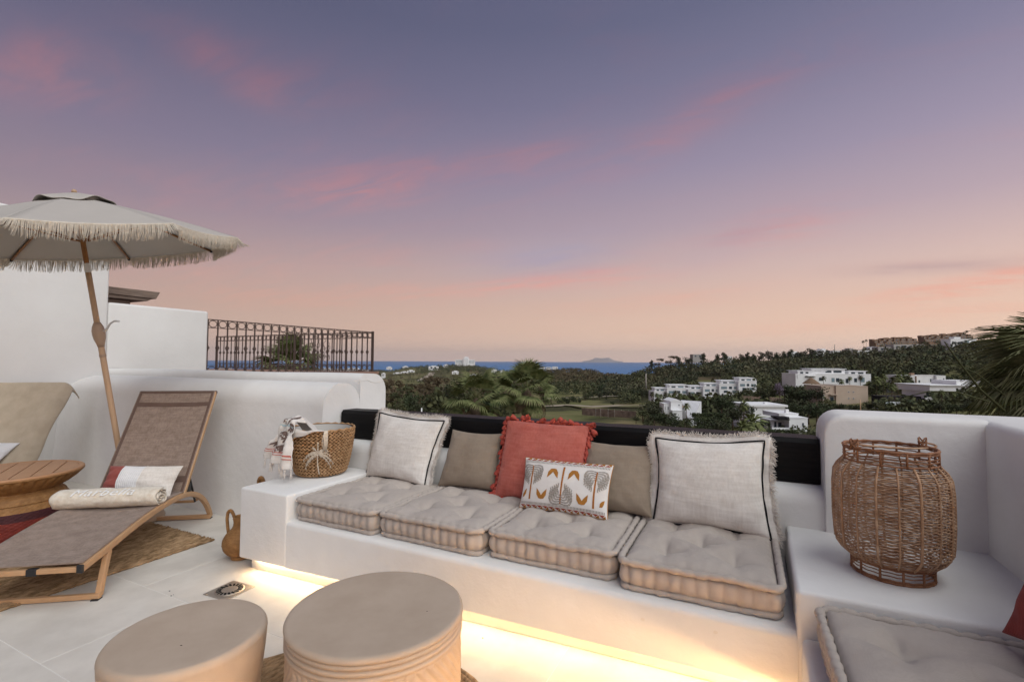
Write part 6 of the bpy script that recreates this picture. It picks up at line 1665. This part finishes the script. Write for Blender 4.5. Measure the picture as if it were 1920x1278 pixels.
house('curved_house', 'white house with dark slanted awning and small chimney', 'house', 106,
      [(1477, 1512, 783, 812, 7, 0, 'house_w'), (1455, 1478, 790, 812, 5, 2.2, 'house_w'), (1468, 1505, 777, 784, 7, 2, 'house_w')],
      [(1501, 1505, 791, 798, 0), (1459, 1464, 791, 803, 2.2), (1466, 1474, 792, 803, 2.2)], (), [('chimney', 1486, 1492, 769, 778, .6, 3, 'house_w'), ('balcony_wall', 1443, 1478, 800, 807, .25, -.5, 'house_w'), ('awning', 1454, 1477, 780.5, 783, 2.6, -.2, 'dark_base'), ('awning', 1456, 1477, 784.2, 786, 2.4, -.4, 'dark_base'), ('post', 1476, 1477.5, 786, 802, .2, -.3, 'house_w')])
# gabled house with long striped lean-to roof
gh = house('gabled_house', 'white gabled house with long pale striped roof', 'house', 140,
      [(1257, 1278, 752, 776, 7, 0, 'house_w'), (1256, 1274, 768, 790, 5, -2, 'house_w'), (1246, 1258, 757, 776, 4, 1, 'house_w')], [(1271, 1273.5, 757, 760, 0), (1248, 1250, 762, 768, 1), (1253, 1255, 762, 768, 1)], (), [('post', 1247, 1248, 757, 770, .3, -.2, 'house_w'), ('terrace_wall', 1276, 1292, 760, 764, .4, 1, 'house_b')])
k = 140/F; x0g = sum((1257+1278, 1256+1274, 1246+1258))/6; yb_g = 790
def gp(x, y, d): return ((x-x0g)*k, d, (yb_g-y)*k)
b = MB(); b.add([gp(1256, 752, -.1), gp(1279, 752, -.1), gp(1267, 747, -.1), gp(1256, 752, 7), gp(1279, 752, 7), gp(1267, 747, 7)], [(0, 1, 2), (3, 5, 4), (0, 2, 5, 3), (2, 1, 4, 5), (0, 3, 4, 1)]); b.build('gable_roof', M['house_w'], gh, smooth=False)
A_, B_, C_, D_ = np.array(gp(1290, 786, 0)), np.array(gp(1297, 783, -.5)), np.array(gp(1337, 757, 9)), np.array(gp(1294, 754, 8))
n_st = 14
for i in range(n_st):
    p0, p1 = A_+(D_-A_)*i/n_st, A_+(D_-A_)*(i+.86)/n_st; q0, q1 = B_+(C_-B_)*i/n_st, B_+(C_-B_)*(i+.86)/n_st
    MB().hexa([p0, q0, q1, p1, p0+[0, 0, .18], q0+[0, 0, .18], q1+[0, 0, .18], p1+[0, 0, .18]]).build('roof_panel', M['roof_grey'], gh, smooth=False)
MB().hexa([A_+[0, 0, -6], B_+[0, 0, -6], C_+[0, 0, -6], D_+[0, 0, -6], A_+[0, 0, -.02], B_+[0, 0, -.02], C_+[0, 0, -.02], D_+[0, 0, -.02]]).build('annex_wall', M['house_w'], gh, smooth=False)
# hill-top houses
for (nm, lab, D, walls, wins) in [
    ('hilltop_villa', 'white villa with wide terraces high on the hill', 430, [(1782, 1840, 646, 656, 12, 0, 'house_w'), (1789, 1838, 635, 647, 10, 3, 'house_w'), (1798, 1810, 631, 636, 5, 4, 'house_w'), (1805, 1830, 650, 658, 9, -2, 'house_w')], [(1791, 1800, 640, 644, 3), (1802, 1812, 640, 644, 3), (1815, 1824, 637, 644, 3, 'glass_b'), (1828, 1836, 638, 644, 3), (1816, 1819, 648, 651, -2), (1816, 1819, 654, 656, -2), (1790, 1800, 648, 652, 0)]),
    ('hilltop_house', 'grey-white house on the hill left of the wide villa', 440, [(1676, 1712, 645, 656, 10, 0, 'house_g'), (1650, 1676, 650, 657, 8, 2, 'house_g'), (1608, 1630, 657, 664, 8, 0, 'house_w')], [(1680, 1684, 648, 652, 0), (1690, 1700, 647, 652, 0), (1704, 1708, 648, 652, 0), (1655, 1660, 652, 656, 2), (1612, 1616, 659, 662, 0)]),
    ('hilltop_house', 'bluish-white house among crest pines', 500, [(1562, 1582, 657, 664, 8, 0, 'house_w'), (1530, 1546, 658, 665, 8, 0, 'house_w')], [(1566, 1570, 659, 662, 0), (1574, 1578, 659, 662, 0)]),
    ('hilltop_house', 'small pale house on the crest left of the pines', 480, [(1302, 1322, 664, 672, 8, 4, 'house_g')], [(1305, 1309, 666, 669, 4), (1313, 1318, 666, 669, 4)]),
    ('hilltop_house', 'tiny pale house between the pines on the crest', 520, [(1362, 1373, 668, 674, 8, 0, 'house_w')], [(1366, 1369, 670, 672, 0)])]:
    house(nm, lab, 'house', D, walls, wins)
segs = [(1640, 1662, 637), (1660, 1684, 634), (1682, 1700, 633), (1698, 1720, 632.5), (1733, 1752, 630), (1750, 1776, 628), (1774, 1800, 626.5), (1798, 1822, 624)]
for i, (a, b_, y0) in enumerate(segs):
    w = b_-a
    house('stepped_apartments', ORD[i]+' tan apartment block from the left on the hill crest', 'apartment block', 640, [(a+w*(.02+.25*q), a+w*(.25+.25*q), y0+[1.5, 0, 2.2, .8][(q+i) % 4], y0+14, 10, [0, 2.5, 1, 3.5][(q*3+i) % 4], 'house_br') for q in range(4)]+[(a+w*(.06+.3*q), a+w*(.26+.3*q), y0-1.5+(q+i) % 2, y0+2, 6, 5, 'house_br') for q in range(3)]+[(a, b_, y0+6, y0+14, 10, -2.5, 'house_br')], [(a+w*(.07+.25*q), a+w*(.20+.25*q), y0+3, y0+5, [0, 2.5, 1, 3.5][(q*3+i) % 4]) for q in range(4)]+[(a+w*(.08+.22*q), a+w*(.20+.22*q), y0+7.2, y0+9.6, -2.5) for q in range(4)])['group'] = 'tan stepped apartments on the crest'
for (x0_, x1_, y0_, y1_, D_, mm, lab) in [(1536, 1552, 656, 662, 505, 'house_w', 'pale house half hidden by the crest pines'), (1590, 1604, 655, 661, 490, 'house_g', 'grey house on the crest right of the pines'), (1632, 1650, 652, 658, 470, 'house_w', 'low white house below the tan apartments'), (1652, 1664, 656, 661, 455, 'house_w', 'small white house under the low white one'), (1716, 1738, 647, 653, 460, 'house_g', 'grey house right of the grey-white hill house'), (1742, 1758, 644, 650, 470, 'house_br', 'tan house left of the wide hilltop villa'), (1700, 1712, 657, 662, 440, 'house_w', 'small white house lowest on the right slope'), (1484, 1498, 661, 666, 520, 'house_w', 'pale house peeping between crest trees')]:
    w_ = x1_-x0_
    house('hillside_house', lab, 'house', D_, [(x0_, x1_, y0_, y1_, 9, 0, mm), (x0_+w_*.3, x1_-w_*.1, y0_-2.2, y0_+.5, 6, 2, mm)], [(x0_+w_*.12, x0_+w_*.3, y0_+1.5, y1_-1.5, 0), (x0_+w_*.45, x0_+w_*.62, y0_+1.5, y1_-1.5, 0), (x0_+w_*.75, x0_+w_*.92, y0_+1.5, y1_-1.5, 0)])
# seaside hotel and white houses round its hill
house('seaside_hotel', 'white hotel with round tower on the far hill', 'hotel', 2050, [(853, 869, 674, 684, 60, 10, 'house_w'), (877, 889, 674, 684, 60, 10, 'house_w'), (869, 878, 671, 684, 50, 0, 'house_w'), (871, 877, 668.6, 672, 30, 8, 'house_w')], [(855+2.4*q, 856.6+2.4*q, 676+2.6*r, 677.6+2.6*r, 10, 'glass_b') for q in range(5) for r in range(2)]+[(879+2.6*q, 880.8+2.6*q, 676+2.6*r, 677.6+2.6*r, 10, 'glass_b') for q in range(4) for r in range(2)])
for i, (a, b_, y0, y1, D) in enumerate([(738, 752, 699, 703, 1500), (752, 764, 697, 701, 1500), (764, 777, 694.5, 699, 1520), (804, 822, 686.5, 692, 1700), (716, 722, 700, 706, 1200), (848, 860, 696, 698.5, 1300), (922, 932, 693, 696, 1500), (936, 946, 695, 698, 1500), (880, 896, 702.5, 705, 1000), (725, 735, 688, 691, 2300), (755, 766, 687, 689.5, 2300), (832, 841, 684, 688, 2000)]):
    house('white_house', ['lowest white house at the left foot of the hotel hill', 'second white house of the row left of the pale track', 'third white house of the row left of the pale track', 'white house at the top of the pale track', 'white house touching the white wall end in the view', 'small white house below the hotel', 'left of two small white houses right of the hotel hill', 'right of two small white houses right of the hotel hill', 'long low white house on the brown field below the hotel', 'far white house on the shore left of the hotel hill', 'far white house near the shore left of the hotel', 'white house just left of the hotel'][i], 'house', D, [(a, b_, y0, y1, 10, 0, 'house_w'), (a+(b_-a)*.3, b_-(b_-a)*.25, y0-1.2, y0+.5, 7, 2, 'house_w')], [(a+(b_-a)*.2, a+(b_-a)*.4, y0+1, y1-1.2, 0), (a+(b_-a)*.6, a+(b_-a)*.8, y0+1, y1-1.2, 0)])['group'] = 'white houses round the hotel hill'
for i, (a, b_, y0) in enumerate([(405, 432, 690), (430, 452, 692), (600, 622, 690), (622, 650, 691), (652, 672, 690), (672, 690, 692), (1010, 1022, 687), (1024, 1034, 688), (1036, 1046, 687)]):
    house('white_house', ORD[i]+' low white coast house from the left behind the railing' if a < 900 else ['left', 'middle', 'right'][i-6]+' of three tiny pale houses on the low coast', 'house', 1900, [(a, b_, y0, y0+4, 14, 0, 'house_w')], [(a+(b_-a)*.2, a+(b_-a)*.4, y0+1, y0+2.6, 0), (a+(b_-a)*.6, a+(b_-a)*.8, y0+1, y0+2.6, 0)])['group'] = 'white coast houses behind the railing' if a < 900 else 'pale houses on the low coast'

# ---- retaining walls of rough stone, paths, road, poles
def stone_wall(x0, x1, y0a, y0b, hpx, D0, D1, label):
    n = 26; V = []; Rr = random.Random(int(x0)); 
    for i in range(n+1):
        u = i/n; px = x0+(x1-x0)*u; D = D0+(D1-D0)*u; p = vw(px, D); zt_ = CAM_H-(y0a+(y0b-y0a)*u-yh(px))*D/F; hg = hpx*D/F
        for dd, zz in ((-.3+Rr.uniform(-.15, .15), zt_-hg-1), (Rr.uniform(-.15, .15), zt_-hg*.5), (.15, zt_+Rr.uniform(-.1, .1)), (1.0, zt_+Rr.uniform(-.1, .1)), (1.2, zt_-hg-1)): V.append((p[0]+FH[0]*dd, p[1]+FH[1]*dd, zz))
    f = []
    for i in range(n):
        for k in range(4): f.append((i*5+k, i*5+5+k, i*5+6+k, i*5+k+1))
    o = MB().add(V, f).build('stone_wall', M['stonewall'], smooth=False); tag(o, label, 'wall')
stone_wall(1092, 1192, 764, 771, 8, 182, 165, 'rough brown stone wall at the golf course edge'); stone_wall(1391, 1426, 742, 743, 13, 160, 160, 'stone retaining wall below the light green trees'); stone_wall(1442, 1466, 744, 746, 9, 156, 156, 'short stone wall piece right of the retaining wall')
def ribbon_ground(name, pts, w, m, label, up=.35):
    V = []; n = 0
    P = []
    for (a, b_) in zip(pts[:-1], pts[1:]):
        for q in range(10): u = q/10; P.append((a[0]+(b_[0]-a[0])*u, a[1]+(b_[1]-a[1])*u))
    P.append(pts[-1])
    for i, (px, D) in enumerate(P):
        z = terr(px, D)+up; p = np.array(vw(px, D)); q = np.array(vw(*P[min(i+1, len(P)-1)]))-np.array(vw(*P[max(i-1, 0)])); q /= np.linalg.norm(q); nn = np.array([-q[1], q[0]])*w/2
        V += [(p[0]+nn[0], p[1]+nn[1], z), (p[0]-nn[0], p[1]-nn[1], z)]
    o = MB().add(V, [(2*i, 2*i+1, 2*i+3, 2*i+2) for i in range(len(P)-1)]).build(name, M[m], smooth=False); tag(o, label, kind='structure')
ribbon_ground('path', [(1020, 330), (1080, 330), (1150, 345), (1240, 330), (1300, 300)], 4, 'sand', 'pale sandy path crossing the golf course', 1.2)
ribbon_ground('path', [(1010, 255), (1060, 262), (1110, 245), (1160, 262), (1230, 240)], 6, 'sand', 'sandy track behind the stone wall', 1.0)
ribbon_ground('road', [(1330, 128), (1352, 138), (1362, 160), (1366, 185)], 9, 'asphalt', 'short asphalt road between the white houses', .8)
ribbon_ground('path', [(790, 1000), (806, 1250), (812, 1500)], 18, 'sand', 'straight pale track up the hotel hill', 1.5)
ribbon_ground('path', [(1700, 480), (1760, 440), (1800, 430)], 6, 'sand', 'pale track on the right hillside', 4.5)
def pole(px, yt, yb, D, r, label, m='concrete', name='utility_pole'):
    x, y = vw(px, D); z0, z1 = CAM_H-(yb-yh(px))*D/F, CAM_H-(yt-yh(px))*D/F; o = MB().tube([(0, 0, -1), (0, 0, (z1-z0)*.5), (0, 0, z1-z0)], [r*1.2, r, r*.8], 7).build(name, M[m]); o.location = (x, y, z0); tag(o, label, 'pole')
pole(1211, 700, 728, 330, .45, 'pale concrete pole in front of the dark hillside wood'); pole(1611, 748, 772, 95, .10, 'thin wooden pole rising over the white wall', 'pole_wood'); pole(792, 764, 800, 90, .14, 'short white post in the valley beyond the first fringed cushion', 'house_w'); pole(1565, 645, 660, 500, .3, 'thin mast on the crest between pines')
for i, px in enumerate([1117, 1126, 1140, 1152, 1165, 1178]): pole(px, 764+(i*.8), 776+i, 170, .06, ORD[i]+' thin post from the left along the rough stone wall', name='fence_post'); COL.objects[-1]['group'] = 'posts along the stone wall'
# ================================================================== AIR
hz = MB().box(-31500, 31500, -31500, 31500, SEA-90, 620).build('haze', M['rock'], smooth=False)
hm = bpy.data.materials.new('haze_air'); hm.use_nodes = True; hn = hm.node_tree; hn.nodes.clear()
hv = hn.nodes.new('ShaderNodeVolumePrincipled'); hv.inputs['Color'].default_value = (.96, .97, 1.0, 1); hv.inputs['Density'].default_value = 3.2e-5; hv.inputs['Anisotropy'].default_value = 0.2
ho = hn.nodes.new('ShaderNodeOutputMaterial'); hn.links.new(hv.outputs[0], ho.inputs['Volume'])
hz.data.materials.clear(); hz.data.materials.append(hm); hz.display_type = 'WIRE'
tag(hz, 'thin evening haze over the valley and sea', kind='stuff')

# a few dry leaf crumbs on the tiles
b = MB(); R_ = random.Random(2)
for (px, py) in [(318, 1107), (325, 1114), (321, 1116), (455, 1140), (905, 1195)]:
    p = atz(px, py, .0015); b.ball(p, .005, 5, 3, (R_.uniform(.6, 1.2), R_.uniform(.4, .8), .25))
tag(b.build('leaf_crumbs', M['black_wood']), 'tiny dry leaf crumbs on the floor tiles', kind='stuff')
